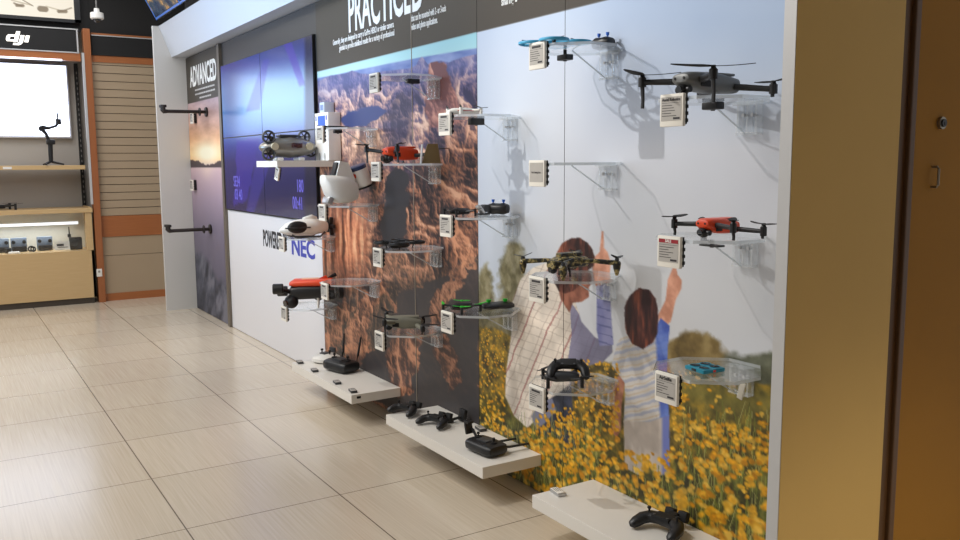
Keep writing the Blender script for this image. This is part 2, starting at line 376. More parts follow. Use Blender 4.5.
def paint_flowers(Yg, Zg):
    U, V = proj(Yg, Zg); n = lambda s, sd, o=4: fbm(Yg*s+31, Zg*s+31, o, sd)
    img = ramp(V, [(0, (186, 202, 224)), (60, (200, 208, 222)), (150, (206, 210, 219)), (280, (204, 206, 210)), (420, (200, 200, 202))])
    over(img, np.clip((U-560)/140, 0, 1)[..., None]*np.clip((150-V)/130, 0, 1)[..., None]*.8, (160, 182, 214))
    over(img, np.clip((560-U)/90, 0, 1)[..., None]*.5, (176, 190, 210))  # left sky painted darker to offset the strong spot lamp there
    img += ((n(1.4, 4)-.5)*26)[..., None]*np.array([1, .9, .6])
    # soft out-of-focus trees
    tc = ramp(n(26, 9), [(.25, (92, 86, 60)), (.5, (124, 116, 84)), (.75, (152, 144, 116))])
    over(img, soft(U, V, [(478, 275), (484, 262), (490, 272), (494, 300), (500, 306), (500, 262), (505, 248), (512, 240), (520, 243), (524, 256), (526, 290), (528, 340), (470, 350)], 9, 3, 1.8), tc)
    over(img, soft(U, V, [(470, 312), (500, 306), (535, 318), (540, 350), (470, 350)], 8, 5, 2), tc*.85)
    tr = ramp(n(18, 19), [(.25, (88, 72, 40)), (.5, (120, 100, 58)), (.75, (150, 130, 84))])
    over(img, soft(U, V, [(655, 352), (668, 342), (682, 334), (694, 331), (708, 334), (720, 342), (727, 356), (730, 400), (600, 400), (600, 362), (640, 365)], 7, 6, 1.8), tr)
    over(img, soft(U, V, [(720, 362), (728, 352), (742, 357), (760, 355), (790, 348), (800, 480), (720, 460)], 6, 8, 2.), ramp(n(20, 23), [(.2, (70, 72, 56)), (.8, (112, 114, 92))]))
    # meadow
    top = np.interp(U, [470, 500, 560, 640, 700, 740, 800], [322, 330, 356, 366, 372, 380, 386])
    k = np.clip((V-top-n(40, 33)*6+3)/3, 0, 1)[..., None]
    fld = ramp(n(34, 41), [(.2, (52, 44, 22)), (.42, (84, 72, 32)), (.6, (128, 106, 40)), (.8, (186, 142, 40))])
    over(img, k, fld)
    g = k*np.clip(1-np.abs((V-top-22)/30), 0, 1)[..., None]*np.clip((U-640)/60, 0, 1)[..., None]
    over(img, g*.8, ramp(n(16, 51), [(.2, (96, 92, 40)), (.8, (150, 140, 70))]))
    dk = np.clip((V-np.interp(U, [470, 560, 640, 700, 800], [385, 395, 440, 440, 455]))/40, 0, 1)[..., None]
    over(img, dk*.75, ramp(n(30, 61), [(.3, (38, 38, 22)), (.5, (66, 66, 28)), (.65, (98, 104, 42)), (.8, (140, 138, 66))]))
    # people
    sh = inside(U, V, [(505, 396), (506, 372), (511, 335), (512, 303), (520, 280), (532, 268), (548, 262), (562, 284), (575, 300), (582, 322), (596, 338), (603, 340), (612, 338), (613, 352), (604, 362), (588, 366), (572, 366), (571, 384), (560, 392), (545, 402), (536, 420), (527, 428), (514, 416)])
    pl = np.full(U.shape+(3,), 0.)+np.array([226, 214, 200]); f = n(9, 71)
    pl *= (.82+.3*f)[..., None]
    d1 = (U+.42*V)/12.5+(f-.5)*.5; d2 = (V-.35*U)/8.5+(f-.5)*.4
    s1 = np.abs((d1 % 1)-.5); s2 = np.abs((d2 % 1)-.5); s3 = np.abs(((d1*.5) % 1)-.5)
    over(pl, (s3 < .04)[..., None]*.7, (160, 104, 100)); over(pl, (s1 < .05)[..., None]*.4, (166, 146, 134)); over(pl, (s2 < .06)[..., None]*.34, (160, 146, 134))
    slv = inside(U, V, [(570, 300), (582, 318), (596, 336), (603, 338), (603, 345), (613, 345), (613, 355), (604, 364), (580, 368), (568, 362), (572, 335)])
    over(pl, slv[..., None]*.72, (112, 112, 152))
    fold = np.sin((U*.8+V*.55)/7+fbm(Yg*8, Zg*8, 3, 73)*6); pl *= (1+.05*fold)[..., None]; pl *= (1-.16*np.clip((U-560)/22, 0, 1)*np.clip((V-300)/30, 0, 1))[..., None]
    m0 = soft(U, V, [(505, 396), (506, 372), (511, 335), (512, 303), (520, 280), (532, 268), (548, 262), (562, 284), (575, 300), (582, 322), (596, 338), (603, 340), (612, 338), (613, 352), (604, 362), (588, 366), (572, 366), (571, 384), (560, 392), (545, 402), (536, 420), (527, 428), (514, 416)])
    jn = ramp(n(24, 77), [(.3, (30, 34, 46)), (.7, (60, 66, 86))])
    over(img, soft(U, V, [(540, 396), (571, 372), (574, 425), (577, 452), (566, 450), (552, 432), (544, 440), (536, 426)]), jn)
    over(img, m0, pl)
    over(img, soft(U, V, [(531, 416), (540, 402), (552, 398), (556, 410), (546, 422), (536, 430)]), (120, 122, 146))
    ar = ramp(f, [(.3, (92, 96, 148)), (.7, (140, 140, 178))]); ar2 = ar.copy(); over(ar2, (s2 < .09)[..., None]*.5, (70, 76, 120))
    over(img, soft(U, V, [(597, 282), (610, 282), (612, 322), (614, 345), (600, 346), (597, 330)]), ar2)
    sk = ramp(n(30, 81), [(.3, (186, 128, 104)), (.7, (222, 164, 138))])
    over(img, soft(U, V, [(602, 231), (603.8, 231), (604.4, 248), (608, 252), (611, 262), (609.5, 284), (596, 286), (593, 270), (594, 258), (600, 252), (600.6, 246)]), sk)
    over(img, soft(U, V, [(588, 270), (591.5, 274), (592, 283), (589, 288), (589.5, 297), (582, 302), (573, 303), (570, 313), (560, 298), (558, 286), (570, 280)]), ramp(n(30, 82), [(.3, (112, 68, 54)), (.7, (156, 100, 80))]))
    hair = ramp(fbm(Yg*60, Zg*16, 3, 91)+.25*blob(U, V, 563, 258, 9, 16)[..., 0]-.1*blob(U, V, 584, 262, 8, 14)[..., 0], [(.3, (40, 24, 24)), (.6, (86, 48, 40)), (.85, (150, 88, 66))])
    over(img, soft(U, V, [(553, 281), (554, 262), (557, 252), (562, 243), (572, 238), (580, 238), (588, 243), (593, 250), (595, 257), (594, 266), (589, 270), (585, 276), (581, 284), (574, 291), (566, 294), (559, 291)], 1.2), hair)
    # boy
    over(img, soft(U, V, [(673, 268), (676.5, 268), (678, 275), (682, 280), (681.5, 289), (676, 300), (671, 322), (662, 330), (658, 316), (666, 300), (668, 280)]), sk)
    over(img, soft(U, V, [(615, 378), (624, 374), (625, 385), (622, 405), (621, 430), (617, 438), (612, 432), (613, 408)]), ramp(n(30, 83), [(.3, (150, 96, 76)), (.7, (198, 140, 114))]))
    st = np.full(U.shape+(3,), 0.)+np.array([206, 200, 194]); st *= (.84+.3*n(11, 85))[..., None]
    db = ((V+.22*U)/9.5+(n(7, 86)-.5)*1.1); over(st, (np.abs((db % 1)-.5) < .16)[..., None]*.6, (148, 158, 188)); over(st, (np.abs(((db+.42) % 1)-.5) < .06)[..., None]*.6, (196, 170, 130))
    blue = np.clip((U-np.interp(V, [320, 345, 415], [652, 655, 659]))/3, 0, 1)[..., None]
    over(st, blue*.85, ramp(n(15, 87), [(.3, (44, 70, 168)), (.7, (92, 122, 206))]))
    over(img, soft(U, V, [(621, 338), (636, 334), (655, 330), (661, 318), (670, 326), (668, 350), (667, 380), (669.5, 416), (650, 423), (624, 423), (625, 400), (625, 383), (612, 365), (617, 345)]), st)
    so = np.full(U.shape+(3,), 0.)+np.array([196, 184, 174]); so *= (.85+.26*n(14, 88))[..., None]; over(so, np.clip((U-661)/3, 0, 1)[..., None]*.8, (92, 108, 190))
    over(img, soft(U, V, [(624, 421), (650, 422), (669.5, 415), (670, 473), (656, 477), (650, 462), (641, 476), (625, 468)]), so)
    hb = ramp(fbm(Yg*60+4, Zg*14, 3, 92), [(.3, (48, 26, 28)), (.6, (86, 46, 40)), (.8, (140, 74, 52))])
    over(img, soft(U, V, [(625, 322), (625, 307), (630, 295), (640, 288), (650, 290), (656, 299), (659, 317), (658, 333), (653, 343), (643, 349), (633, 344), (627, 334)], 1.2), hb)
    return img, U, V, top
def scatter_flowers(img, Yg, Zg, U, V, top):
    ys = Yg[0]; zs = Zg[:, 0]; dy = ys[0]-ys[1]; dz = zs[0]-zs[1]; nv, nu = Yg.shape; rng = np.random.default_rng(12)
    # grass blades first
    for i in range(2600):
        c = rng.integers(0, nu); z = rng.random()**1.3*.52; r = int((zs[0]-z)/dz)
        if r >= nv or V[r, c] < 432 or (600 < U[r, c] < 680 and V[r, c] < 486): continue
        ln = int(rng.uniform(.03, .11)/dz); sl = rng.uniform(-.35, .35); col = [(112, 122, 48), (150, 150, 70), (74, 80, 34), (172, 168, 104)][rng.integers(0, 4)]
        for t in range(ln):
            rr = r-t; cc = int(c+sl*t)
            if 0 <= rr < nv and 0 <= cc < nu and rr < nv: img[rr, cc] = img[rr, cc]*.35+np.array(col)*.65
    N = 4300; zf = rng.random(N); cand = []
    for i in range(N):
        c = rng.integers(0, nu); tz = rng.random(); 
        z = .92*(1-tz**1.0)
        r = int((zs[0]-z)/dz)
        if r >= nv or r < 0: continue
        v = V[r, c]; u = U[r, c]; d = v-top[0 if top.ndim == 1 else r, c]
        if d < 1: continue
        # sparse where the photo shows green
        if u > 690 and d < 45 and rng.random() < .8: continue
        if 620 < u < 672 and v < 452: continue
        if u < 575 and 505 < u and v < (430 if u < 535 else 405): continue
        if v > 470 and rng.random() < .45: continue
        cand.append((r, c, v))
    cand.sort(key=lambda t: t[2])
    for r, c, v in cand:
        s = np.interp(v, [330, 400, 450, 540], [.006, .011, .0165, .023])*rng.uniform(.6, 1.3)
        base = np.array([(226, 162, 30), (238, 178, 44), (206, 140, 24), (232, 186, 72)][rng.integers(0, 4)], float)
        for j in range(5):
            a = rng.random()*6.28; q = s*rng.uniform(0, .75); cy = c+q*math.cos(a)/dy; cz = r+q*.6*math.sin(a)/dz; rad = s*rng.uniform(.35, .6)
            R = int(rad/dz)+1; r0, r1, c0, c1 = int(max(cz-R, 0)), int(min(cz+R+1, nv)), int(max(cy-R, 0)), int(min(cy+R+1, nu))
            if r0 >= r1 or c0 >= c1: continue
            gy, gx = np.mgrid[r0:r1, c0:c1]; k = np.clip(1.3-(((gx-cy)*dy)**2+((gy-cz)*dz*1.25)**2)**.5/rad, 0, 1)[..., None]
            img[r0:r1, c0:c1] += k*.9*(base*rng.uniform(.78, 1.08)-img[r0:r1, c0:c1])
    return img

def paint_canyon(Yg, Zg):
    U, V = proj(Yg, Zg)
    wx = fbm(Yg*2.2, Zg*2.2, 4, 1)-.5; wz = fbm(Yg*2.2+9, Zg*2.2, 4, 2)-.5
    gr = fbm(Yg*34, Zg*60, 3, 6); fi = fbm(Yg*15+Zg*6+wx*6, Zg*24+wz*6, 5, 5)
    h = 0; am = 1.; fy, fz = 3.6, 4.6                                   # printed rock: ridges of a cliff face lit from one side
    for o in range(7):
        q = 1-np.abs(2*vnoise(Yg*fy+wx*3+Zg*fz*.25, Zg*fz+wz*3, 50+o)-1); h = h+am*q*q; am *= .56; fy *= 2.05; fz *= 2.0
    gz_, gy_ = np.gradient(h); sd = gy_*1.0-gz_*.75; sd = np.tanh(sd/(sd.std()*1.6)); hn = (h-h.mean())/h.std()
    t = np.clip(.40+.38*sd+.17*hn+(gr-.5)*.25+(fi-.5)*.35, -.1, 1)
    red = ramp(t, [(0, (38, 32, 36)), (.22, (74, 54, 50)), (.42, (120, 82, 66)), (.62, (166, 112, 84)), (.9, (212, 162, 128))])
    purp = ramp(t, [(0, (48, 46, 74)), (.25, (86, 76, 104)), (.5, (140, 112, 116)), (.72, (188, 150, 134)), (1, (224, 192, 168))])
    low = ramp(t, [(0, (44, 42, 42)), (.35, (70, 60, 54)), (.6, (104, 80, 64)), (.9, (164, 112, 84))])
    a = np.clip((V-np.interp(U, [318, 400, 477], [118, 130, 80]))/70+(fi-.5)*.8, 0, 1)[..., None]
    img = purp*(1-a)+red*a
    b = np.clip((V-np.interp(U, [318, 400, 477], [262, 236, 262]))/50+(fi-.5), 0, 1)[..., None]
    img = img*(1-b)+low*b
    blue = np.clip((np.interp(U, [318, 400, 477], [108, 96, 86])-V)/22, 0, 1)[..., None]; over(img, blue*.5, (104, 116, 172))
    # pale mid plateau, lit tower, left cliff with vertical strata
    pal = ramp(t, [(0, (116, 88, 76)), (.35, (180, 136, 108)), (.7, (220, 184, 152)), (1, (236, 208, 184))])
    over(img, np.clip(blob(U, V, 366, 146, 26, 22)*1.2-.15, 0, 1), pal)
    over(img, np.clip(blob(U, V, 372, 118, 22, 6)*1.1-.2, 0, 1), pal)
    strv = fbm(Yg*26+wx*5, Zg*3.5, 5, 14); lt = ramp(strv+(gr-.5)*.2, [(.28, (92, 56, 42)), (.45, (166, 100, 70)), (.6, (206, 134, 96)), (.78, (228, 176, 132))])
    over(img, np.clip(blob(U, V, 340, 236, 36, 48)*1.7-.3, 0, 1)*np.clip((378-U)/12, 0, 1)[..., None], lt)
    tw = ramp(fbm(Yg*22, Zg*5, 4, 17)*.5+t*.5, [(.3, (110, 70, 70)), (.55, (176, 120, 104)), (.8, (210, 160, 134))])
    over(img, soft(U, V, [(424, 108), (428, 88), (429, 64), (436, 61), (447, 63), (449, 78), (456, 96), (462, 122), (430, 128)], 5), tw)
    # blue-black lake and side canyon
    over(img, soft(U, V, [(340, 120), (348, 112), (362, 108), (378, 106), (386, 110), (380, 118), (366, 124), (356, 128), (346, 128)], 5), (52, 62, 104))
    over(img, .45*soft(U, V, [(390, 102), (402, 92), (410, 100), (412, 140), (404, 150), (392, 138)], 6), (56, 50, 62))
    # river gorge in shadow
    over(img, soft(U, V, [(386, 176), (394, 168), (404, 170), (409, 182), (409, 206), (404, 222), (406, 250), (386, 252), (380, 232), (384, 210)], 9), (50, 49, 52))
    over(img, .9*soft(U, V, [(398, 292), (420, 285), (460, 268), (480, 250), (480, 440), (420, 440), (400, 420), (378, 398), (360, 385), (352, 352), (372, 352), (392, 344)], 14, 11), (58, 55, 56))
    lo = ramp(fbm(Yg*18, Zg*16, 5, 24)*.25+t*.75, [(.2, (70, 50, 44)), (.42, (136, 90, 68)), (.7, (200, 140, 104))])
    for pts in ([(360, 300), (378, 282), (386, 272), (384, 296), (372, 318), (368, 345), (360, 368), (346, 372), (344, 338)], [(326, 318), (344, 298), (352, 306), (342, 338), (336, 372), (322, 372)],
                [(436, 292), (450, 278), (462, 262), (470, 272), (458, 292), (446, 304), (440, 330), (430, 336), (428, 310)], [(390, 330), (408, 322), (424, 330), (420, 360), (410, 398), (392, 392), (386, 360)],
                [(430, 332), (444, 334), (456, 352), (460, 384), (450, 392), (440, 366)], [(450, 228), (462, 206), (470, 230), (474, 268), (462, 262), (454, 246)]):
        over(img, .85*soft(U, V, pts, 13, 13), lo)
    # sky and far hills
    sky = np.interp(U, [312, 322, 330, 345, 352, 360, 370, 382, 400, 410, 416, 419, 422, 425, 428, 431, 440, 449, 456, 466, 480], [84, 80, 76, 74, 71, 74, 75, 72, 70, 69, 66, 60, 57, 61, 65, 63, 61, 63, 60, 57, 54])
    hill = np.interp(U, [312, 380, 420, 450, 480], [80, 66, 58, 53, 48])
    over(img, np.clip((sky-V)/1.2, 0, 1)[..., None], ramp(fbm(Yg*6, Zg*20, 3, 41), [(.3, (88, 108, 160)), (.7, (136, 150, 188))]))
    over(img, np.clip((np.minimum(hill, sky)-V)/1.2, 0, 1)[..., None], ramp(V, [(30, (146, 196, 204)), (60, (166, 204, 204)), (80, (176, 206, 204))]))
    return img*np.array([1.02, 1.02, 1.04])

def paint_sunset(Yg, Zg):
    U, V = proj(Yg, Zg)
    img = ramp(V, [(95, (168, 148, 160)), (120, (196, 156, 142)), (140, (226, 170, 124)), (155, (250, 204, 138)), (160, (246, 190, 128)), (166, (206, 176, 182)), (200, (158, 140, 158)), (232, (118, 110, 128)), (300, (88, 86, 104))])
    cl = fbm(Yg*4, Zg*16, 4, 3); img += ((cl-.5)*60)[..., None]*np.clip((165-V)/30, 0, 1)[..., None]
    over(img, np.clip(blob(U, V, 207, 153, 13, 11)*1.2, 0, 1), (255, 246, 214)); over(img, blob(U, V, 207, 170, 6, 9)*.4, (250, 224, 200))
    hz = np.interp(U, [185, 196, 205, 214, 222, 232], [159, 158, 163, 162, 158, 156])+fbm(Yg*20, Zg*0, 3, 4)*3
    over(img, (np.clip((V-hz)/1, 0, 1)*np.clip((168-V)/1, 0, 1))[..., None]*.92, (58, 46, 50))
    rk = ramp(fbm(Yg*9+Zg*5, Zg*7, 5, 8), [(.3, (44, 46, 58)), (.5, (78, 80, 94)), (.7, (112, 112, 124))])
    over(img, np.clip((V-np.interp(U, [190, 205, 230], [246, 256, 285]))/10+(fbm(Yg*6, Zg*6, 3, 9)-.5)*2, 0, 1)[..., None], rk)
    return img
def header(img, Yg, Zg, zb=1.857, gap=True):
    d = np.clip((Zg-zb)/.003, 0, 1)[..., None]; over(img, d, (66, 59, 50)); return img
def grid(y0, y1, z0, z1, st):
    nu = int((y1-y0)/st)+1; nv = int((z1-z0)/st)+1
    return np.meshgrid(np.linspace(y1, y0, nu), np.linspace(z1, z0, nv))
def panel(y0, y1, Yg, Zg, img, label, mt, z1=HZ-.004, mat_back=None):
    # one wall panel: a board with its print on the front
    t = T('mural_panel', label, 'wall panel', (W, (y0+y1)/2, 0), group=None)
    B2(.0005, .018, -(y1-y0)/2, (y1-y0)/2, .004, z1).build('board', BLKM if mat_back is None else mat_back, t, smooth=False)
    ys = Yg[0]; sel = np.where((ys <= y1+1e-6) & (ys >= y0-1e-6))[0]; c0, c1 = sel[0], sel[-1]+1
    nv = Yg.shape[0]
    picture('print', (0, (y1-y0)/2, z1), (0, -(y1-y0), 0), (0, 0, -(z1-.004)), c1-c0, nv, img[:, c0:c1], mt, t)
    return t
PM = print_mat('mural_print', .42); PMS = print_mat('sunset_print', .5)
Yg, Zg = grid(Y0, 3.153, .004, HZ-.004, .0035)
im, U_, V_, tp = paint_flowers(Yg, Zg); im = scatter_flowers(im, Yg, Zg, U_, V_, np.broadcast_to(tp, Yg.shape)); im = header(im, Yg, Zg)
near_panel = panel(Y0, 2.549, Yg, Zg, im, 'meadow mural panel nearest the brown door, with the boy and sky', PM)
mid_panel = panel(2.552, 3.153, Yg, Zg, im, "mural panel with the man's striped back and blurry trees", PM)
Yg, Zg = grid(3.156, 4.952, .004, HZ-.004, .005)
im = header(paint_canyon(Yg, Zg), Yg, Zg)
can_near = panel(3.156, 3.742, Yg, Zg, im, 'red canyon mural panel touching the meadow mural, with the rock tower', PM)
can_far = panel(3.746, 4.952, Yg, Zg, im, 'red canyon mural panel under the large white PRACTICED lettering', PM)
Yg, Zg = grid(7.02, Y1-.004, .004, HZ-.004, .006)
im = header(paint_sunset(Yg, Zg), Yg, Zg, 1.857)
sun_panel = panel(7.02, Y1-.004, Yg, Zg, im, 'sunset over water mural panel beside the far white end panel', PMS)
def onwall(p, body, px, size, xs, name, mt, **k):      # lettering on a panel; px = its wall point (Y, Z)
    return text(body, size, xs, Matrix.Translation((-.0012, px[0]-p.location.y, px[1])) @ WALLROT, name, mt, p, **k)
onwall(can_far, 'PRACTICE', (4.478, 2.03), .285, .562, 'title_lettering', TXTW, bold=.006, spacing=1.02)
onwall(can_near, 'D', (3.735, 2.03), .285, .562, 'title_lettering', TXTW, bold=.006)
onwall(can_far, 'Generally, they are designed to carry a GoPro HERO or similar camera', (4.70, 1.983), .043, .62, 'small_lettering', TXTW, bold=.0006)
onwall(can_near, 'that can be mounted with 2- or 3-axis', (3.74, 1.983), .043, .50, 'small_lettering', TXTW, bold=.0006)
onwall(can_far, 'gimbals to provide stabilized results for a variety of professional', (4.61, 1.943), .043, .62, 'small_lettering', TXTW, bold=.0006)
onwall(can_near, 'video and photo applications.', (3.74, 1.943), .043, .50, 'small_lettering', TXTW, bold=.0006)
onwall(mid_panel, 'sharing a', (2.965, 1.938), .05, .62, 'small_lettering', TXTW, bold=.001)
onwall(sun_panel, 'ADVANCED', (7.95, 2.0), .235, .66, 'title_lettering', TXTW, bold=.006)
ln = MB()                                            # three lines of small print, too small to read
for i, (ya, yb) in enumerate(((7.80, 7.18), (7.80, 7.18), (7.66, 7.32))):
    y = ya
    while y > yb:
        l = random.uniform(.02, .07); ln.box((-.001, y-l/2-sun_panel.location.y, 1.958-.036*i), (.0012, l, .013)); y -= l+.012
ln.build('small_print', mat('grey_print', (196, 194, 192), .6), sun_panel, smooth=False)
ST(B2(W-.002, W+.012, 3.7415, 3.7465, .004, HZ-.004).build('trim_9', mat('joint_metal', (150, 140, 126), .4, metal=.4), smooth=False))
# white lower panel and dark surround of the video wall
lp = T('lower_wall_panel', 'white panel under the video wall, lettered POWERED BY NEC', 'wall panel', (W, 5.98, 0))
B2(0, .018, 4.956-5.98, 6.955-5.98, .004, .955).build('board', mat('white_panel', (224, 224, 228), .4, vary=.01), lp, smooth=False)
onwall(lp, 'POWERED', (6.085, .737), .163, .533, 'lettering', TXTK, bold=.004)
onwall(lp, 'BY', (5.66, .745), .163, .46, 'lettering', TXTK, bold=.003)
onwall(lp, 'NEC', (5.50, .728), .165, 1.30, 'logo_lettering', TXTB, bold=.005)
sp = T('surround_panel', 'dark panel framing the blue video wall under the fascia', 'wall panel', (W, 5.98, 0))
B2(.004, .018, 4.956-5.98, 6.955-5.98, .957, HZ-.004).build('board', mat('dark_surround', (58, 56, 56), .35, vary=.02), sp, smooth=False)
tr = tag(B2(W-.02, W+.018, 6.958, 7.016, .004, HZ-.004).build('edge_trim', mat('bronze_trim', (120, 112, 102), .4, metal=.5), smooth=False), 'narrow metal edge strip between the sunset mural and the video wall', 'trim')
# video wall: four screens
def paint_screen(Yg, Zg):
    U, V = proj(Yg, Zg)
    img = ramp(V+.16*(U-270), [(30, (36, 42, 92)), (62, (62, 76, 160)), (84, (128, 176, 232)), (104, (120, 182, 242)), (124, (80, 134, 214)), (140, (52, 70, 158)), (156, (38, 40, 104)), (200, (34, 32, 80))])
    over(img, blob(U, V, 298, 98, 44, 30)*.6, (150, 202, 250)); over(img, blob(U, V, 232, 96, 12, 46)*.55, (36, 44, 110))
    over(img, .55*soft(U, V, [(286, 44), (294, 42), (308, 84), (302, 86)], 0), (80, 62, 190)); over(img, .5*soft(U, V, [(266, 60), (272, 58), (262, 110), (248, 112)], 0), (70, 72, 190))
    over(img, .55*soft(U, V, [(240, 140), (262, 138), (250, 200), (236, 206)], 4), (70, 52, 176)); over(img, .35*soft(U, V, [(262, 140), (280, 140), (256, 214), (248, 214)], 0), (84, 70, 200))
    over(img, np.clip((U-306)/3, 0, 1)[..., None]*.6, (20, 22, 40))
    return img
SM = print_mat('lit_screen', .18, 1.0)
vy0, vy1, vz0, vz1 = 4.975, 6.93, .965, 2.08
for i, (ya, yb, yn) in enumerate(((vy0, 5.96, 'right'), (5.96, vy1, 'left'))):
    for za, zb, zn in ((vz0, 1.522, 'lower'), (1.522, vz1, 'upper')):
        t = T('video_wall_screen', f'{zn} {yn} quarter of the blue video wall', 'screen', (W, (ya+yb)/2, za), group='video wall screens')
        hy = (yb-ya)/2
        B2(-.016, .003, -hy, hy, 0, zb-za).build('housing', BLK, t, smooth=False)
        G = grid(ya+.004, yb-.004, za+.004, zb-.004, .016)
        sc = picture('display', (-.0172, hy-.004, zb-za-.004), (0, -2*hy+.008, 0), (0, 0, -(zb-za)+.008), G[0].shape[1], G[0].shape[0], paint_screen(*G), SM, t)
        if zn == 'lower':
            E_ = mat('screen_digits', (40, 40, 60), .4, emit=(112, 104, 224), estr=.8)
            for s, yy, zz in ((('180', 5.32, 1.14), ('00:41', 5.40, 1.03)) if yn == 'right' else (('SE34', 6.70, 1.15), ('03 40', 6.68, 1.05))):
                text(s, .115, .74, Matrix.Translation((-.0182, yy-(ya+yb)/2, zz-za)) @ WALLROT, 'display_digits', E_, t, bold=.0005)
# ------------------------------------------------------------------ tilted screens above the fascia
def paint_feed(seed):
    g, h = np.meshgrid(np.linspace(0, 1, 60), np.linspace(0, 1, 36)); a = fbm(g*7+seed, h*6, 4, seed)
    im = ramp(a, [(.25, (18, 34, 56)), (.45, (40, 66, 92)), (.6, (92, 92, 90)), (.7, (196, 148, 92)), (.82, (238, 226, 200))]); return im
bl = Vector((1.711, 7.98, 2.56)); upv = Vector((-.105, 0, .20)).normalized(); nrm = Vector((-upv.z, 0, upv.x)).normalized()
for i, lab in enumerate(('tilted screen above the fascia, over the far white end panel', 'tilted screen above the fascia, second from the far end')):
    o = bl+Vector((0, -i*.86, 0)); t = T('overhead_screen', lab, 'screen', o, group='overhead screens')
    R_ = Matrix((( -nrm.x, 0, upv.x), (0, 1, 0), (-nrm.z, 0, upv.z)))
    MB().box(tuple(R_ @ Vector((.03, -.425, .25))), (.06, .85, .5), .004, R_).build('housing', BLK, t, smooth=False)
    MB().box(tuple(R_ @ Vector((-.002, -.425, .012))), (.008, .85, .014), 0, R_).build('lower_bezel', mat('blue_reflection_edge', (60, 100, 170), .3, emit=(70, 120, 210), estr=.35), t, smooth=False)  # blue reflection on the bezels, put in as colour and glow
    MB().box(tuple(R_ @ Vector((-.002, -.006, .25))), (.008, .012, .5), 0, R_).build('side_bezel', MATS['blue_reflection_edge'], t, smooth=False)
    a = R_ @ Vector((-.0035, -.018, .485)); b = R_ @ Vector((0, -.815, 0)); c = R_ @ Vector((0, 0, -.46))
    picture('display', a, b, c, 60, 36, paint_feed(3+i), SM, t)

# ------------------------------------------------------------------ back of the shop
YB = 9.0
ST(B2(1.32, 2.6, YB+.04, YB+.10, 2.54, 3.3).build('wall_back_upper', DARKW, smooth=False))
ST(B2(-3.5, 1.32, YB+.03, YB+.09, 2.57, 3.3).build('wall_back_upper', DARKW, smooth=False))
SLAT = mat('slat_beige', (170, 150, 124), .55, vary=.03, scale=5); SLATD = mat('slat_groove', (96, 82, 66), .7)
sl = MB(); z = .832
while z < 2.27: sl.box((1.96, YB+.028, z+.035), (1.28, .02, .069)); z += .0755
wp = ST(sl.build('wall_back_slats', SLAT, smooth=False)); B2(1.32, 2.6, YB+.03, YB+.06, .83, 2.285).build('groove_backing', SLATD, wp, smooth=False)
ST(B2(1.30, 2.6, YB+.012, YB+.06, .627, .829).build('trim_5', CHERRYX, smooth=False))
lwp = MB(); lwp.box((1.95, YB+.04, .535), (1.3, .04, .18)); lwp.box((1.95, YB+.04, .255), (1.3, .04, .372)); ST(lwp.build('wall_back_lower', SLAT, smooth=False))
ST(B2(1.25, 2.6, YB+.01, YB+.06, 0, .072).build('baseboard_back', CHERRYX, smooth=False))
ST(B2(1.325, 2.6, YB+.01, YB+.06, 2.288, 2.35).build('trim_6', CHERRYX, smooth=False))
sb = tag(B2(1.325, 2.6, YB, YB+.05, 2.352, 2.53).build('sign_board', BLKM, smooth=False), 'blank black header board above the slatted wall', 'sign')
tr = MB(); tr.box((1.96, YB-.001, 2.534), (1.27, .012, .008)); tr.build('edge_strip', ALU, sb, smooth=False)
ST(B2(1.325, 2.6, YB+.005, YB+.05, 2.54, 2.556).build('trim_7', CHERRYX, smooth=False))
po = tag(B2(1.25, 1.312, YB-.045, YB+.05, 0, 2.585, .004).build('wooden_post', CHERRY, smooth=False), 'reddish wooden post between the display bay and the slatted wall', 'post')
B2(1.228, 1.2495, YB-.05, YB-.03, .95, 2.36).build('metal_edge', ALU, po, smooth=False)
ou = T('wall_outlet', 'small white outlet low on the reddish wooden post', 'outlet', (1.265, YB-.045, .29)); B((0, -.003, 0), (.05, .006, .075), .002).build('cover_plate', PLW, ou); B((0, -.0065, .012), (.02, .002, .02), .001).build('socket', mat('socket_grey', (150, 146, 140), .5), ou)
# header with the lit logo
hb = T('sign_board', 'black header board with the white lit logo, over the white screen', 'sign', (.3, YB-.03, 2.365))
B((-.02, .03, .1), (1.82, .06, .2)).build('board', BLKM, hb, smooth=False)
e = MB(); e.box((0, -.002, .206), (1.82, .012, .01)); e.box((0, -.002, -.006), (1.82, .012, .01)); e.box((.9, -.002, .1), (.012, .012, .21)); e.build('edge_strip', ALU, hb, smooth=False)
dj = MB(); Mx = BACKROT.to_3x3().to_4x4(); Mx = Matrix.Translation((.30, -.001, .032)) @ Mx @ Matrix(((1, .28, 0, 0), (0, 1, 0, 0), (0, 0, 1, 0), (0, 0, 0, 1)))
def P2(poly): dj.prism(poly, 0, .006, Mx)
P2([(.0, .045), (.012, .03), (.075, .03), (.075, .047), (.03, .047), (.03, .072), (.075, .072), (.075, .09), (.012, .09), (.0, .078)])
P2([(.066, .03), (.098, .03), (.098, .122), (.066, .122)])
P2([(.108, .09), (.14, .09), (.14, .026), (.13, .008), (.114, .0), (.066, .0), (.066, .018), (.098, .018), (.108, .026)])
P2([(.150, .03), (.182, .03), (.182, .09), (.150, .09)])
dj.build('lit_logo', LOGO, hb, smooth=False)
ST(B2(-.62, 1.22, YB-.03, YB+.03, 2.285, 2.357).build('trim_8', CHERRYX, smooth=False))
ld = tag(B2(-.62, 1.06, YB-.036, YB-.02, 2.277, 2.293).build('led_strip', LED, smooth=False), 'thin blue-white light strip under the black header board', 'light')
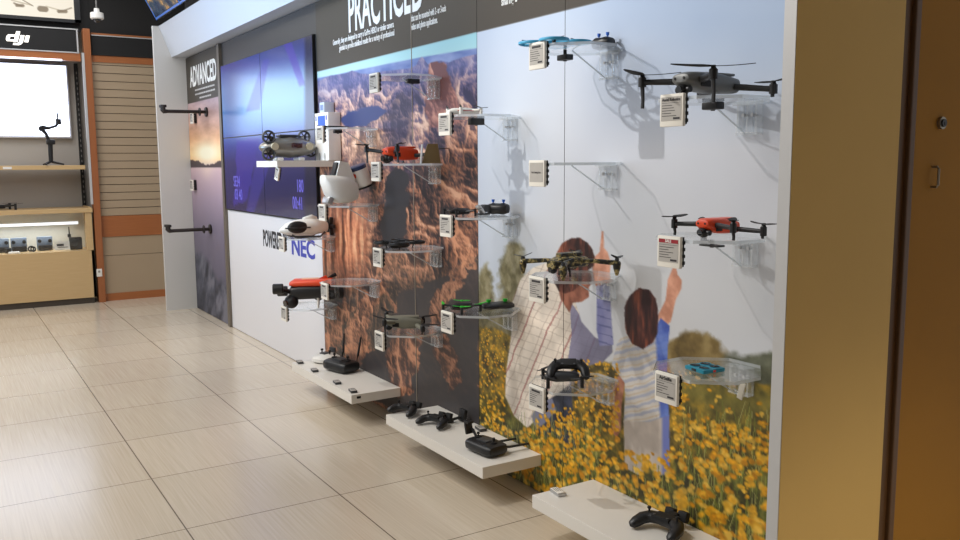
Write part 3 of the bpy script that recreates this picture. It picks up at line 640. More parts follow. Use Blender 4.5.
# lightbox with a drone picture
lb = T('lightbox', 'bright lightbox with a drone picture at the top left of the photo', 'lightbox', (.3, YB-.02, 2.63))
B((0, .03, .26), (1.88, .06, .52)).build('housing', BLKM, lb, smooth=False)
fr = MB(); fr.box((.915, -.006, .26), (.05, .02, .52)); fr.box((0, -.006, .014), (1.88, .02, .03)); fr.build('frame', BLK, lb, smooth=False)
gx, gz = np.meshgrid(np.linspace(-.9, .89, 260), np.linspace(.5, .03, 74)); im = np.zeros(gx.shape+(3,))+np.array([255, 248, 232]); im -= (np.clip((gx-.2)*.6, 0, 1)*40)[..., None]*np.array([.6, .8, 1])
over(im, np.clip((gz-.19-.0*gx)/.02, 0, 1)[..., None]*np.clip((.70-gx)/.02, 0, 1)[..., None]*np.clip((gx-.3)/.2, 0, 1)[..., None]*.85, (96, 92, 88))
def seg(x0, z0, x1, z1, r, c):
    t = np.clip(((gx-x0)*(x1-x0)+(gz-z0)*(z1-z0))/((x1-x0)**2+(z1-z0)**2), 0, 1); d = np.hypot(gx-x0-t*(x1-x0), gz-z0-t*(z1-z0)); over(im, np.clip((r-d)/.006+.5, 0, 1)[..., None]*.85, c)
g = (128, 112, 90)
seg(.40, .135, .46, .115, .007, g); seg(.42, .118, .47, .12, .013, g); seg(.38, .16, .54, .13, .005, (190, 176, 150)); seg(.61, .105, .65, .104, .026, g); seg(.66, .13, .80, .098, .005, (190, 176, 150)); seg(.76, .095, .82, .098, .015, g); seg(.76, .085, .87, .135, .005, g); seg(.47, .17, .55, .125, .004, g)
over(im, 0, g)
picture('lit_picture', (-.9, -.0008, .5), (1.79, 0, 0), (0, 0, -.47), 260, 74, im, print_mat('lightbox_print', .4, 1.0), lb)
# hanging security camera
c = at(97, 17, 1, 8.6); sc = T('security_camera', 'white dome camera hanging from the ceiling before the black wall', 'camera', c)
MB().cyl((0, 0, .04), (0, 0, 3.3-c.z), .007).build('rod', mat('grey_rod', (110, 108, 106), .5), sc)
MB().sweep([(0, 0, .075), (0, 0, .04), (0, 0, .038), (0, 0, .034), (0, 0, -.012), (0, 0, -.02)], [.022, .024, .05, .056, .058, .05], n=28).build('housing', PLW, sc)
MB().ell((0, 0, -.02), (.036, .036, .03)).build('dome', LENS, sc)
# big white screen, backing upright, shelf
sn = T('white_screen', 'large bright white screen above the wooden shelf', 'screen', (.26, 9.345, 1.59))
B((0, .02, .34), (1.78, .04, .70), .004).build('housing', mat('screen_frame', (196, 196, 200), .4), sn, smooth=False)
B((-.0, -.001, .345), (1.745, .004, .672)).build('display', mat('white_display', (240, 244, 255), .3, emit=(214, 228, 255), estr=3.0, vary=.01), sn, smooth=False)
up = MB(); up.box((1.225, 9.37, 1.6), (.03, .05, 1.4)); up = tag(up.build('shelf_upright', BLKM, smooth=False), 'slotted black upright right of the white screen', 'upright')
sl = MB()
for k in range(26): sl.box((1.225, 9.344, .96+k*.05), (.008, .002, .022))
sl.build('slots', mat('slot_grey', (120, 118, 116), .5), up, smooth=False)
sh = T('wooden_shelf', 'pale wooden shelf under the white screen', 'shelf', (.275, 9.17, 1.30))
B((0, 0, .0), (1.86, .36, .04), .002).build('board', MAPLE, sh, smooth=False)
pl = at(9, 165, 1, 8.985); B((pl.x-.29, -.182, -.002), (.07, .004, .022)).build('shelf_label', PAPER, sh, smooth=False)
# gimbal on the shelf
g0 = at(51, 162, 1, 9.06); gb = T('camera_gimbal', 'black camera gimbal on tripod feet on the pale wooden shelf', 'gimbal', (g0.x, 9.06, 1.3202))
for a in (0, 2.1, 4.2): MB().sweep([(0, 0, .035), (.11*math.cos(a), .11*math.sin(a), .008)], [.012, .008], n=8).build('foot', BLK, gb)
MB().cyl((0, 0, .03), (.004, 0, .20), .019, .021).build('grip', BLK, gb)
B((.008, -.005, .215), (.075, .045, .045), .01).build('control_panel', BLK, gb)
MB().sweep([(-.008, 0, .235), (-.025, 0, .29), (-.055, 0, .33), (-.05, 0, .35), (0, 0, .345), (.06, 0, .365), (.085, 0, .40)], [.016, .014, .018, .024, .013, .012, .013], n=10).build('arm', BLK, gb)
mh = MB(); mh.cyl((.085, 0, .38), (.085, 0, .43), .024); mh.cyl((-.06, -.02, .34), (-.06, .03, .34), .026); mh.box((.08, 0, .455), (.012, .03, .06), .003); mh.build('motor_head', BLK, gb)
# display cabinet
cb = T('display_cabinet', 'pale wooden display cabinet with lit glass front at the back left', 'cabinet', (.318, 8.95, 0))
xr, xl = .91, -.9
b_ = MB(); b_.box((0, .012, .285), (1.82, .024, .455)); b_.box((.9, .2, .49), (.02, .4, .87)); b_.box((-.9, .2, .49), (.02, .4, .87)); b_.box((.872, .012, .69), (.036, .024, .36)); b_.box((0, .2, .505), (1.8, .38, .014)); b_.build('body', MAPLE, cb, smooth=False)
B((0, .2, .894), (1.84, .42, .042), .003).build('top', MAPLE, cb, smooth=False)
B((0, .2, .03), (1.78, .36, .058)).build('plinth', mat('dark_plinth', (70, 62, 54), .5), cb, smooth=False)
B((0, .395, .69), (1.8, .01, .40)).build('back_panel', mat('case_back', (206, 204, 192), .6), cb, smooth=False)
B((-.01, .016, .69), (1.72, .005, .352)).build('glass_front', GLASS, cb, smooth=False)
lt = MB().cyl((-.885, .23, .765), (.815, .23, .765), .013, n=12).build('tube_light', CASELED, cb)
MB().box((-.035, .23, .784), (1.72, .02, .012)).build('fitting', PLW, lt, smooth=False)
l_ = bpy.data.lights.new('case_light', 'AREA'); l_.shape = 'RECTANGLE'; l_.size = 1.6; l_.size_y = .02; l_.energy = 4; l_.color = (.95, .97, 1)
lo = bpy.data.objects.new('case_light', l_); COL.objects.link(lo); lo.location = (.25, 9.18, .748)
B((.06, -.004, .892), (.05, .006, .018)).build('top_label', PAPER, cb, smooth=False)
folding_small = T('mini_drone', 'black drone on top of the pale wooden cabinet, cut by the left photo edge', 'drone', (.46, 9.06, .9158), .2, 'small four-rotor drones')
B((0, 0, .03), (.11, .06, .035), .012).build('body', BLK, folding_small)
for sx in (1, -1):
    for sy in (1, -1):
        ar = MB().sweep([(sx*.04, sy*.02, .035), (sx*.12, sy*.09, .042)], [.010, .008], n=8).build('arm', BLK, folding_small); MB().cyl((sx*.12, sy*.09, 0), (sx*.12, sy*.09, .056), .011).build('motor', BLK, ar)
        B((sx*.12, sy*.09, .058), (.15, .012, .002), 0, Matrix.Rotation(.4*sx, 3, 'Z')).build('propeller', BLKM, ar)
CZ = .5125
BGR = mat('blue_grey_box', (118, 132, 150), .5)
for i, (u, lab) in enumerate(((1, 'blue-grey boxed kit in the cabinet, cut by the left edge of the photo'), (19, 'blue-grey boxed kit in the cabinet, second from the left'), (45, 'blue-grey boxed kit in the cabinet, beside the white card'))):
    p = at(u, 245, 1, 9.2); k = T('boxed_kit', lab, 'boxed kit', (p.x, 9.2, CZ), group='boxed kits in the cabinet')
    B((0, .02, .065), (.135, .035, .13), .006).build('box', BGR, k); d = MB(); d.cyl((-.045, .003, .09), (-.045, -.003, .09), .017); d.cyl((.045, .003, .09), (.045, -.003, .09), .017); d.build('cutouts', BLKM, k)
    B((0, -.03, .028), (.12, .05, .05), .012).build('device', BLK, k)
for i, (u, lab, wd) in enumerate(((8, 'black camera lying at the left in the display cabinet', .05), (31, 'dark cable bundle between the boxed kits in the cabinet', .045))):
    p = at(u, 249, 1, 9.09); k = T('small_camera' if i == 0 else 'cable_bundle', lab, 'camera' if i == 0 else 'cable', (p.x, 9.09, CZ))
    if i == 0: B((0, 0, .025), (wd, .04, .05), .008).build('body', BLK, k); MB().cyl((0, -.02, .025), (0, -.032, .025), .014).build('lens', LENS, k)
    else: MB().torus((0, 0, .03), .022, .007, axis='Y').torus((.02, .012, .026), .02, .006, axis='Y').build('coil', RUB, k)
p = at(14, 251, 1, 9.05); k = T('leaflet', 'small white leaflet lying in front of the boxed kits', 'leaflet', (p.x, 9.05, CZ+.001), .2); B((0, 0, .006), (.09, .05, .012), .001, Matrix.Rotation(.1, 3, 'X')).build('sheets', PAPER, k)
p = at(63, 247, 1, 9.08); k = T('card', 'white printed card leaning beside the black camera in the cabinet', 'card', (p.x, 9.08, CZ+.002)); R_ = Matrix.Rotation(-.35, 3, 'X'); B((0, .03, .042), (.14, .004, .085), 0, R_).build('sheet', PAPER, k, smooth=False)
d = MB(); d.box((-.02, .023, .05), (.06, .003, .02), 0, R_); d.box((.0, .016, .028), (.09, .003, .004), 0, R_); d.build('print', INKBLK, k, smooth=False)
p = at(76, 247, 1, 9.12); k = T('action_camera', 'black camera rig with a thin mast at the right in the cabinet', 'camera', (p.x, 9.12, CZ)); B((0, 0, .06), (.11, .06, .12), .012).build('body', BLK, k); MB().cyl((-.015, -.03, .06), (-.015, -.045, .06), .028).build('lens', LENS, k); MB().cyl((-.05, .02, .10), (-.05, .02, .22), .005).cyl((-.05, .02, .12), (-.05, .02, .15), .016).build('mast', BLK, k)

# ------------------------------------------------------------------ acrylic shelves, their tags and sensors
def shelf(yc, z, label, wd=1.0):
    t = T('acrylic_shelf', label, 'shelf', (W-.001, yc, z), group='clear acrylic shelves')
    a = [(-.294, .07), (-.21, .147), (-.105, .147), (-.002, .058)]; poly = a+[(x, -y) for x, y in reversed(a)]
    pl = MB(); n = len(poly); pl.add([(x, y, 0) for x, y in poly]+[(x, y, -.009) for x, y in poly], [tuple(range(n)), tuple(range(2*n-1, n-1, -1))]); pl.build('plate', ACR, t, smooth=False)
    ed = MB(); ed.add([(x, y, 0) for x, y in poly]+[(x, y, -.009) for x, y in poly], [(i, (i+1) % n, n+(i+1) % n, n+i) for i in range(n)]); ed.build('polished_edge', ACRE, t, smooth=False)
    bk = MB()
    for s in (-.032, 0, .032): bk.box((-.012, s, -.052), (.024, .009 if s else .006, .084), .0015)
    bk.box((-.013, 0, -.092), (.026, .076, .008), .0015); bk.build('bracket', ACRB, t)
    MB().box((-.02, 0, -.0118), (.036, .08, .004)).build('bracket_lip', ACRB, t, smooth=False)
    for s in (-.016, .016): MB().cyl((-.004, s, -.04), (-.022, s, -.04), .005).build('peg', SILV, t)
    MB().cyl((-.17, 0, -.010), (-.028, 0, -.092), .0026, n=8).build('strut', ACRE, t)
    return t
def etag(loc, label, title=None, red=False, rot=None, size=.085, title_size=.0105, flat=False):
    t = T('price_tag', label, 'price tag', loc, group='electronic price tags' if not flat else 'small price tags on the low shelves', rot=rot)
    s = size/.085                                    # face in the local YZ plane, seen from -x, hanging below the origin
    B((0, 0, -.0425*s), (.011*s, .085*s, .085*s), .003*s).build('case', TAGW, t)
    B((-.0057*s, 0, -.039*s), (.0012*s, .073*s, .062*s)).build('display', INKGREY, t, smooth=False)
    rc = MB(); rc.box((.0075*s, 0, -.0405*s), (.007*s, .0835*s, .079*s))
    for k in range(4): rc.box((.0088*s, -.0405*s, (-.016-.018*k)*s), (.0105*s, .0045*s, .009*s))
    rc.build('mounting_clip', BLKM, t, smooth=False)
    ln = MB(); r = random.Random(label)
    if title != 'soon':
        for k in range(5): q = r.uniform(.02, .055); ln.box((-.0064*s, (.033-q/2)*s, (-.030-.0068*k)*s), (.0003*s, q*s, .0017*s))
        ln.box((-.0064*s, -.02*s, -.064*s), (.0003*s, .024*s, .0055*s)); ln.box((-.0064*s, 0, -.0235*s), (.0003*s, .068*s, .0009*s))
        if not title: ln.box((-.0064*s, .0, -.0155*s), (.0003*s, .048*s, .0075*s))
        ln.build('printed_lines', INKBLK, t, smooth=False)
    if red: B((-.0064*s, 0, -.0135*s), (.0006*s, .072*s, .010*s)).build('red_band', INKRED, t, smooth=False)
    if title and title != 'soon':
        text(title, title_size*s, 1, Matrix.Translation((-.0072*s, 0, (-.0165 if red else -.0185)*s)) @ WALLROT, 'title_print', PAPER if red else INKBLK, t, bold=.0003, align='CENTER', depth=.0001)
    if title == 'soon': text('Out Coming Soon', .0085, .8, Matrix.Translation((-.0068, 0, -.042)) @ WALLROT, 'title_print', INKBLK, t, bold=.0002, align='CENTER', depth=.0001)
    return t
def sensor(loc, label, sx=.03, sy=.05, sz=.018, stem=.0):
    t = T('security_sensor', label, 'sensor', loc, group='anti-theft sensors under the shelves')
    B((0, 0, -stem-sz/2), (sx, sy, sz), .003).build('case', BLK, t)
    if stem: MB().cyl((0, 0, 0), (0, 0, -stem-.001), .006, n=10).build('stem', BLK, t)
    MB().cyl((0, 0, -stem-sz+.001), (0, 0, -stem-sz-.003), .006, n=10).build('button', CHAR, t)
c1, c2, c3, c4, c5, c6 = 1.685, 2.29, 2.89, 3.51, 4.19, 4.79
XT = W-.309
SH = [  # column, height, shelf label, tag label, tag title
 (c1, 1.484, 'clear shelf under the large dark grey drone, top right', 'tag in front of the large dark grey drone, titled Aerial Robotics', 'Aerial Robotics', 0),
 (c1, 1.110, 'clear shelf under the orange drone nearest the door', 'tag with a red SALE band, below the orange drone nearest the door', 'SALE', 1),
 (c1, .735, 'clear octagonal shelf under the small teal square drone', 'tag on the shelf of the small teal square drone', 'AirSelfie', 0),
 (c2, 1.688, 'clear shelf under the blue ring-guarded drone, topmost on the meadow mural', 'tag in front of the blue ring-guarded drone', None, 0),
 (c2, 1.315, 'empty clear shelf on the sky of the meadow mural', 'tag with a single line of print, on the empty clear shelf', 'soon', 0),
 (c2, .935, 'clear shelf under the camouflage drone', 'tag in front of the man\'s shoulder, below the camouflage drone', None, 0),
 (c2, .565, 'clear shelf under the small dark drone with a gamepad on top', 'tag by the dark drone with a gamepad on top, low on the man\'s shirt', None, 0),
 (c3, 1.497, 'clear shelf under the small flat white drone', 'tag below the small flat white drone, beside the rock tower', None, 0),
 (c3, 1.110, 'clear shelf holding the black drone and controller with two blue sticks, over the trees', 'tag of the shelf with the blue-sticked controller, on the canyon mural', None, 0),
 (c3, .733, 'clear shelf under the green and black drone', 'tag beside the green and black drone', None, 0),
 (c4, 1.700, 'empty clear shelf at the top of the canyon mural', 'topmost tag on the canyon mural, on an empty clear shelf', None, 0),
 (c4, 1.315, 'clear shelf under the orange drone on the canyon mural', 'tag between the white cylinder and the orange drone', None, 0),
 (c4, .932, 'clear shelf under the black ring-guarded drone on the canyon mural', 'tag below the left side of the black ring-guarded drone', None, 0),
 (c4, .552, 'clear shelf under the olive-grey drone', 'tag left of and below the olive-grey drone', None, 0),
 (c5, 1.497, 'clear shelf right of the white box, holding a thin black wand', 'tag in front of the blue picture on the white box', None, 0),
 (c5, 1.105, 'clear shelf under the white curved headset and cylinder', 'tag below the white curved headset, above the white underwater drone\'s tail', None, 0),
 (c5, .700, 'empty clear shelf right of the orange and black underwater robot', 'tag in front of the orange and black underwater robot', None, 0),
 (c6, .895, 'clear shelf under the white underwater drone', 'tag covering part of the black POWERED BY lettering', None, 0),
 (c6, .490, 'clear shelf under the orange and black underwater robot', 'lowest tag over the white panel, under the underwater robot', None, 0)]
for yc, z, sl_, tl_, ti, red in SH:
    shelf(yc, z, sl_)
    off = .0 if yc < 4 else -.035 if yc < 4.5 else .0
    etag((XT-.0, yc+off, z+.008), tl_, ti, bool(red), title_size=.0105 if ti != 'AirSelfie' else .014)
for yc, z, dx, lab, st, dims in ((c1, 1.484, -.16, 'black box sensor under the shelf of the large grey drone', .0, (.03, .055, .02)), (c1, 1.11, -.15, 'flat black sensor under the orange drone nearest the door', .014, (.03, .07, .006)),
     (c2, 1.688, -.20, 'black box sensor under the shelf of the blue drone', .016, (.03, .05, .018)), (c3, 1.497, -.17, 'black sensor under the shelf of the white drone', .0, (.06, .03, .026)),
     (c3, 1.11, -.20, 'black sensor under the shelf of the blue-sticked controller', .0, (.1, .03, .009)), (c4, 1.70, -.12, 'black sensor under the empty top shelf on the canyon mural', .0, (.06, .03, .02)),
     (c5, 1.497, -.20, 'black sensor under the shelf right of the white box', .0, (.04, .03, .016)), (c5, 1.105, -.16, 'flat black sensor under the shelf of the white headset', .0, (.05, .04, .008)),
     (c6, .895, -.13, 'flat black sensor under the shelf of the white underwater drone', .0, (.06, .03, .009))):
    sensor((W+dx, yc, z-.0092), lab, *dims, stem=st)

# ------------------------------------------------------------------ drones
def blade(mb, c, ang, L, wd=.016, tilt=.10, drop=0):
    d = Vector((math.cos(ang), math.sin(ang), drop)); s = Vector((-math.sin(ang), math.cos(ang), tilt)); up = Vector((0, 0, .0009)); c = Vector(c)
    prof = [(.0, .25, .25), (.12, .7, .4), (.3, 1, .55), (.6, .8, .4), (.85, .55, .3), (1, .2, .1)]; vs = []
    for t, a, b in prof:
        p = c+d*L*t+Vector((0, 0, .006*t*t*L/.1))
        vs += [p+s*wd*a+up, p-s*wd*b+up, p-s*wd*b-up, p+s*wd*a-up]
    fs = [(0, 1, 2, 3)]
    for i in range(len(prof)-1):
        for k in range(4): fs.append((i*4+k, i*4+(k+1) % 4, i*4+4+(k+1) % 4, i*4+4+k))
    mb.add(vs, fs+[tuple(len(vs)-4+k for k in (3, 2, 1, 0))])
def folding_drone(name, label, loc, rz, hx, hy, L, wd, ht, body, arms, prop, zf, zr, legf, legr, plen, angs, group='folding camera drones', zbody=0., arm_r=.0095, band=None, camsc=1):
    # nose towards local +x; motors at (+-hx, +-hy); zf, zr = motor heights front / rear
    t = T(name, label, 'drone', loc, rz, group)
    zc = zbody+ht/2
    b = MB(); h = L/2
    b.loft([(-h, 0, zc-.004, wd*.30, ht*.28, 3), (-h*.93, 0, zc-.003, wd*.40, ht*.38, 3.2), (-h*.4, 0, zc, wd*.47, ht*.47, 3.4), (0, 0, zc+.002, wd*.5, ht*.5, 3.4), (h*.5, 0, zc+.004, wd*.5, ht*.46, 3.2), (h*.8, 0, zc+.008, wd*.45, ht*.36, 3), (h*.97, 0, zc+.009, wd*.36, ht*.24, 2.6), (h, 0, zc+.008, wd*.28, ht*.16, 2.4)], 28)
    bo = b.build('body', body, t)
    B((-h*.28, 0, zc+ht*.46), (L*.55, wd*.6, ht*.14), .004).build('battery', band or body, t)
    v = MB(); 
    for s in (-1, 1): v.box((h*.45, s*wd*.495, zc-.004), (L*.18, .003, ht*.3), .001)
    v.build('side_vent', BLKM, bo)
    e = MB(); 
    for s in (-1, 1): e.cyl((h*.96, s*wd*.2, zc+.010), (h*1.015, s*wd*.2, zc+.010), ht*.07, n=14)
    e.build('front_sensor', BLKM, bo)
    gx_ = h*.86; gz_ = zc-ht*.34; r = ht*.29*camsc; g = MB(); g.ell((gx_, 0, gz_), (r*1.05, r*1.1, r)); g.cyl((gx_-.002, -r*1.5, gz_), (gx_-.002, r*1.5, gz_), r*.55); g.cyl((gx_-.01, 0, gz_+r*.6), (gx_-.01, 0, zc), r*.6)
    gm = g.build('gimbal_camera', BLK, t); MB().cyl((gx_+r*.8, 0, gz_), (gx_+r*1.14, 0, gz_), r*.62, n=20).build('lens', LENS, gm)
    for (sx, sy) in ((1, 1), (1, -1), (-1, 1), (-1, -1)):
        zm = zf if sx > 0 else zr; mx, my = sx*hx, sy*hy
        st = Vector((sx*h*(.55 if sx > 0 else .72), sy*wd*.42, zc+(.006 if sx > 0 else -.008))); en = Vector((mx, my, zm-.012))
        a = MB(); a.sweep([st, st.lerp(en, .3), st.lerp(en, .8), en], [(arm_r*1.1, arm_r*.95), (arm_r, arm_r*.9), (arm_r*.8, arm_r*.8), (arm_r*.85, arm_r*.85)], n=12, exp=3)
        ar = a.build('arm', arms, t)
        k = MB(); k.cyl((mx, my, zm-.024), (mx, my, zm), arm_r*1.15, n=18); k.cyl((mx, my, zm), (mx, my, zm+.006), arm_r*.95, arm_r*.6, n=18); k.build('motor', BLK, ar)
        lg = legf if sx > 0 else legr
        if lg: MB().sweep([(mx, my, zm-.02), (mx-.003*sx, my, zm-.02-lg*.6), (mx-.002*sx, my, zm-.02-lg)], [(arm_r*.8, arm_r*.5), (arm_r*.6, arm_r*.4), (arm_r*.62, arm_r*.42)], n=10).build('landing_leg', BLK, ar)
        p = MB(); an = angs[(sx, sy)]; p.cyl((mx, my, zm+.004), (mx, my, zm+.010), .006, n=12)
        for q in (an if isinstance(an, tuple) else (an, an+PI)): blade(p, (mx, my, zm+.008), q, plen)
        p.build('propeller', prop, ar)
    return t
# large dark grey drone, top right
folding_drone('camera_drone', 'large dark grey drone with black arms on the top right shelf', (1.765, c1-.01, 1.4845), PI, .112, .128, .20, .082, .054, DGREY, BLK, BLKM, .058, .030, .062, .012, .105,
              {(1, -1): (.35, 2.55), (1, 1): (2.6, 5.6), (-1, 1): (1.15, 4.3), (-1, -1): 1.0}, zbody=.010)
folding_drone('camera_drone', 'orange drone with black arms on the clear shelf nearest the door', (1.785, c1-.045, 1.1105), PI, .058, .105, .125, .062, .043, ORANGE, BLK, BLKM, .046, .032, .024, .0105, .06,
              {(1, -1): (.2, 3.3), (1, 1): (.6, 3.8), (-1, 1): (1.2, 4.4), (-1, -1): .8}, zbody=.009, arm_r=.0075, camsc=1.1)
folding_drone('camera_drone', 'orange drone with black arms on the canyon mural', (1.775, c4, 1.3155), PI+.12, .10, .125, .17, .07, .062, ORANGE, BLK, BLKM, .075, .055, .052, .032, .07,
              {(1, -1): (.2, .9), (1, 1): (1.2, 1.5), (-1, 1): (2.9, 3.3), (-1, -1): .8}, zbody=.012, camsc=1.2)
folding_drone('camera_drone', 'olive-grey folding drone above the low tag on the canyon mural', (1.768, c4-.02, .5525), PI-.5, .085, .098, .165, .08, .058, GREENGREY, GREENGREY, BLKM, .07, .04, .048, .018, .085,
              {(1, -1): (2.0, 5.0), (1, 1): (2.4, 5.4), (-1, 1): (1.9, 2.6), (-1, -1): .4}, zbody=.012)
t = T('display_card', 'folded tan card standing behind the orange drone on the canyon mural', 'card', (W-.098, c4-.128, 1.3155)); MB().prism([(-.05, 0), (.045, 0), (.03, .085), (-.02, .085)], -.002, .002, Matrix(((1, 0, 0, 0), (0, 0, 1, 0), (0, 1, 0, 0), (0, 0, 0, 1)))).build('front_face', mat('tan_card', (122, 104, 66), .6), t, smooth=False)
MB().box((-.052, -.002, .04), (.004, .012, .085), 0, Matrix.Rotation(.1, 3, 'Y')).build('clear_edge', ALU, t, smooth=False)
# ring-guarded drones
def ring_drone(label, loc, rz, R, half, col, bodyc, tall=.018, group='drones with round propeller guards', flat=.006):
    t = T('ring_guard_drone', label, 'drone', loc, rz, group)
    b = MB(); b.loft([(-half*1.1, 0, tall*.55, half*.22, tall*.3, 3), (-half*.7, 0, tall*.55, half*.42, tall*.5, 3), (half*.7, 0, tall*.55, half*.42, tall*.5, 3), (half*1.15, 0, tall*.55, half*.25, tall*.3, 3)], 20); b.build('body', bodyc, t)
    MB().cyl((half*1.1, 0, tall*.55), (half*1.25, 0, tall*.55), tall*.25).build('camera_eye', LENS, t)
    for sx in (1, -1):
        for sy in (1, -1):
            c = (sx*half, sy*half, tall+.002); g = MB(); g.torus(c, R, .003, flat); 
            for q in range(3): a = q*2*PI/3+.5; g.cyl(c, (c[0]+R*math.cos(a), c[1]+R*math.sin(a), c[2]), .0022, n=6)
            gd = g.build('propeller_guard', col, t)
            m_ = MB(); m_.cyl((c[0], c[1], c[2]-.008), (c[0], c[1], c[2]+.006), .006); m_.build('motor', BLK, gd)
            p = MB(); blade(p, (c[0], c[1], c[2]+.006), .7*sx+sy, R*.88, .006); blade(p, (c[0], c[1], c[2]+.006), .7*sx+sy+PI, R*.88, .006); p.build('propeller', BLK if col is not BLK else CHAR, gd)
            MB().cyl((c[0]*.9, c[1]*.9, c[2]-.004), (c[0]*.8, c[1]*.8, 0), .003, n=6).build('foot', bodyc, t)
    return t
ring_drone('blue drone with round propeller guards on the topmost meadow shelf', (1.732, c2+.015, 1.6882), PI+.1, .046, .05, BLUEP, BLUEP, .010, flat=.005)
ring_drone('black drone with round propeller guards on the canyon mural', (1.762, c4, .9325), PI+.3, .044, .050, BLK, BLK, .026)
def mini_drone(label, loc, rz, s, body, prop, arm, group='small four-rotor drones'):
    t = T('mini_drone', label, 'drone', loc, rz, group)
    MB().loft([(-.05*s, 0, .02*s, .010*s, .008*s, 3), (-.04*s, 0, .02*s, .02*s, .013*s, 3), (.02*s, 0, .022*s, .022*s, .016*s, 3), (.05*s, 0, .02*s, .012*s, .008*s, 2.5)], 20).build('body', body, t)
    MB().cyl((.045*s, 0, .018*s), (.054*s, 0, .018*s), .006*s).build('camera_eye', LENS, t)
    for sx in (1, -1):
        for sy in (1, -1):
            c = (sx*.05*s, sy*.055*s, .026*s); ar = MB().sweep([(sx*.02*s, sy*.015*s, .02*s), c], [.005*s, .004*s], n=8).build('arm', arm, t)
            m_ = MB(); m_.cyl((c[0], c[1], 0), (c[0], c[1], .028*s), .0055*s); m_.build('motor', arm, ar)
            p = MB(); an = .5+sx+sy*.6; p.cyl((c[0], c[1], .028*s), (c[0], c[1], .033*s), .006*s); blade(p, (c[0], c[1], .031*s), an, .036*s, .006*s); blade(p, (c[0], c[1], .031*s), an+PI, .036*s, .006*s); p.build('propeller', prop, ar)
    return t
mini_drone('small black drone beside the controller with blue sticks, above the canyon tag', (1.72, c3+.01, 1.1105), PI, .85, BLK, BLKM, BLK)
mini_drone('small black drone with bright green propellers', (1.725, c3+.01, .7335), PI+.2, 1.0, BLK, GREEN, BLK)
mini_drone('small dark grey drone under the gamepad, in front of the man\'s jeans', (1.765, c2+.01, .5655), PI-.5, 1.15, CHAR, BLKM, BLK)
t = T('white_drone', 'small flat white drone with a red stripe at the edge of the meadow mural', 'drone', (1.732, c3-.01, 1.4975), PI)
MB().loft([(-.075, 0, .014, .008, .004, 2.5), (-.06, 0, .014, .018, .009, 2.6), (0, 0, .015, .032, .013, 3), (.05, 0, .014, .026, .011, 2.8), (.07, 0, .013, .010, .005, 2.4)], 22).build('body', PLW, t)
B((-.01, 0, .0155), (.11, .066, .0025), .001).build('red_stripe', mat('red_plastic', (190, 40, 44), .4), t)
for sx in (1, -1):
    for sy in (1, -1):
        a = MB().sweep([(sx*.02, sy*.02, .016), (sx*.045, sy*.05, .020)], [.006, .005], n=8).build('arm', PLW, t); p = MB(); p.cyl((sx*.045, sy*.05, .0), (sx*.045, sy*.05, .026), .006); p.build('motor', PLW, a)
        p = MB(); blade(p, (sx*.045, sy*.05, .027), .4+sx*.5, .03, .005, drop=.2); blade(p, (sx*.045, sy*.05, .027), .4+sx*.5+PI, .03, .005); p.build('propeller', CHAR, a)
# camouflage drone
t = T('camouflage_drone', "camouflage drone with cone feet in front of the man's hair", 'drone', (1.785, c2+.0, .9355), PI, 'folding camera drones')
MB().loft([(-.075, 0, .045, .016, .012, 2.6), (-.06, 0, .046, .026, .018, 3), (0, 0, .05, .034, .022, 3), (.05, 0, .048, .03, .02, 3), (.08, 0, .042, .02, .014, 2.6)], 24).build('body', CAMO, t)
B((0, 0, .074), (.09, .034, .012), .004).build('battery', CAMO, t)
g = MB(); g.ell((.068, 0, .026), .014); g.cyl((.06, 0, .025), (.058, 0, .042), .008); g = g.build('gimbal_camera', BLK, t); MB().cyl((.078, 0, .026), (.083, 0, .026), .009).build('lens', LENS, g)
for sx, sy in ((1, 1), (1, -1), (-1, 1), (-1, -1)):
    c = Vector((sx*.112, sy*.112, .047)); ar = MB().sweep([(sx*.03, sy*.022, .05), (sx*.06, sy*.055, .052), c], [(.011, .008), (.009, .0075), (.011, .009)], n=12, exp=3).build('arm', CAMO, t)
    MB().sweep([c+Vector((0, 0, .006)), c, c+Vector((0, 0, -.018)), c+Vector((0, 0, -.042))], [.010, .014, .012, .005], n=16).build('motor_pod', CAMO, ar)
    p = MB(); p.cyl(c+Vector((0, 0, .004)), c+Vector((0, 0, .016)), .007); blade(p, c+Vector((0, 0, .017)), 1.2+sx, .032, .011, drop=.35); blade(p, c+Vector((0, 0, .017)), 1.2+sx+PI, .032, .011, drop=.1); p.build('propeller', CHAR, ar)
for s in (-1, 1): MB().sweep([(.02, s*.02, .034), (.02, s*.028, .018), (.02, s*.03, .0015)], .004, n=8).build('landing_leg', BLK, t)
# square teal drone
t = T('square_drone', 'small teal square drone with four round rotor openings', 'drone', (1.784, c1-.012, .7355), PI-.1); t.scale = (.88, .9, 1)
b = MB(); half = .042; n = 28; vs = []; fs = []
b.box((0, 0, .006), (.088, .088, .012), .004)
hb_ = b.build('body', TEAL, t)
for sx in (1, -1):
    for sy in (1, -1):
        c = (sx*.021, sy*.021); r_ = MB().torus((c[0], c[1], .0125), .0175, .0014, .0014).build('rotor_rim', TEAL, t)
        MB().cyl((c[0], c[1], .0115), (c[0], c[1], .0126), .0172, n=28).build('rotor_opening', BLKM, r_)
        p = MB(); p.cyl((c[0], c[1], .0126), (c[0], c[1], .0142), .003); blade(p, (c[0], c[1], .0132), .6*sx+sy, .015, .004); blade(p, (c[0], c[1], .0132), .6*sx+sy+PI, .015, .004); p.build('propeller', CHAR, r_)
B((.0445, 0, .006), (.002, .02, .007), .0005).build('camera_window', BLK, t); B((.0, .0445, .006), (.01, .002, .006), .0005).build('red_button', mat('red_button', (214, 60, 50), .4), t)
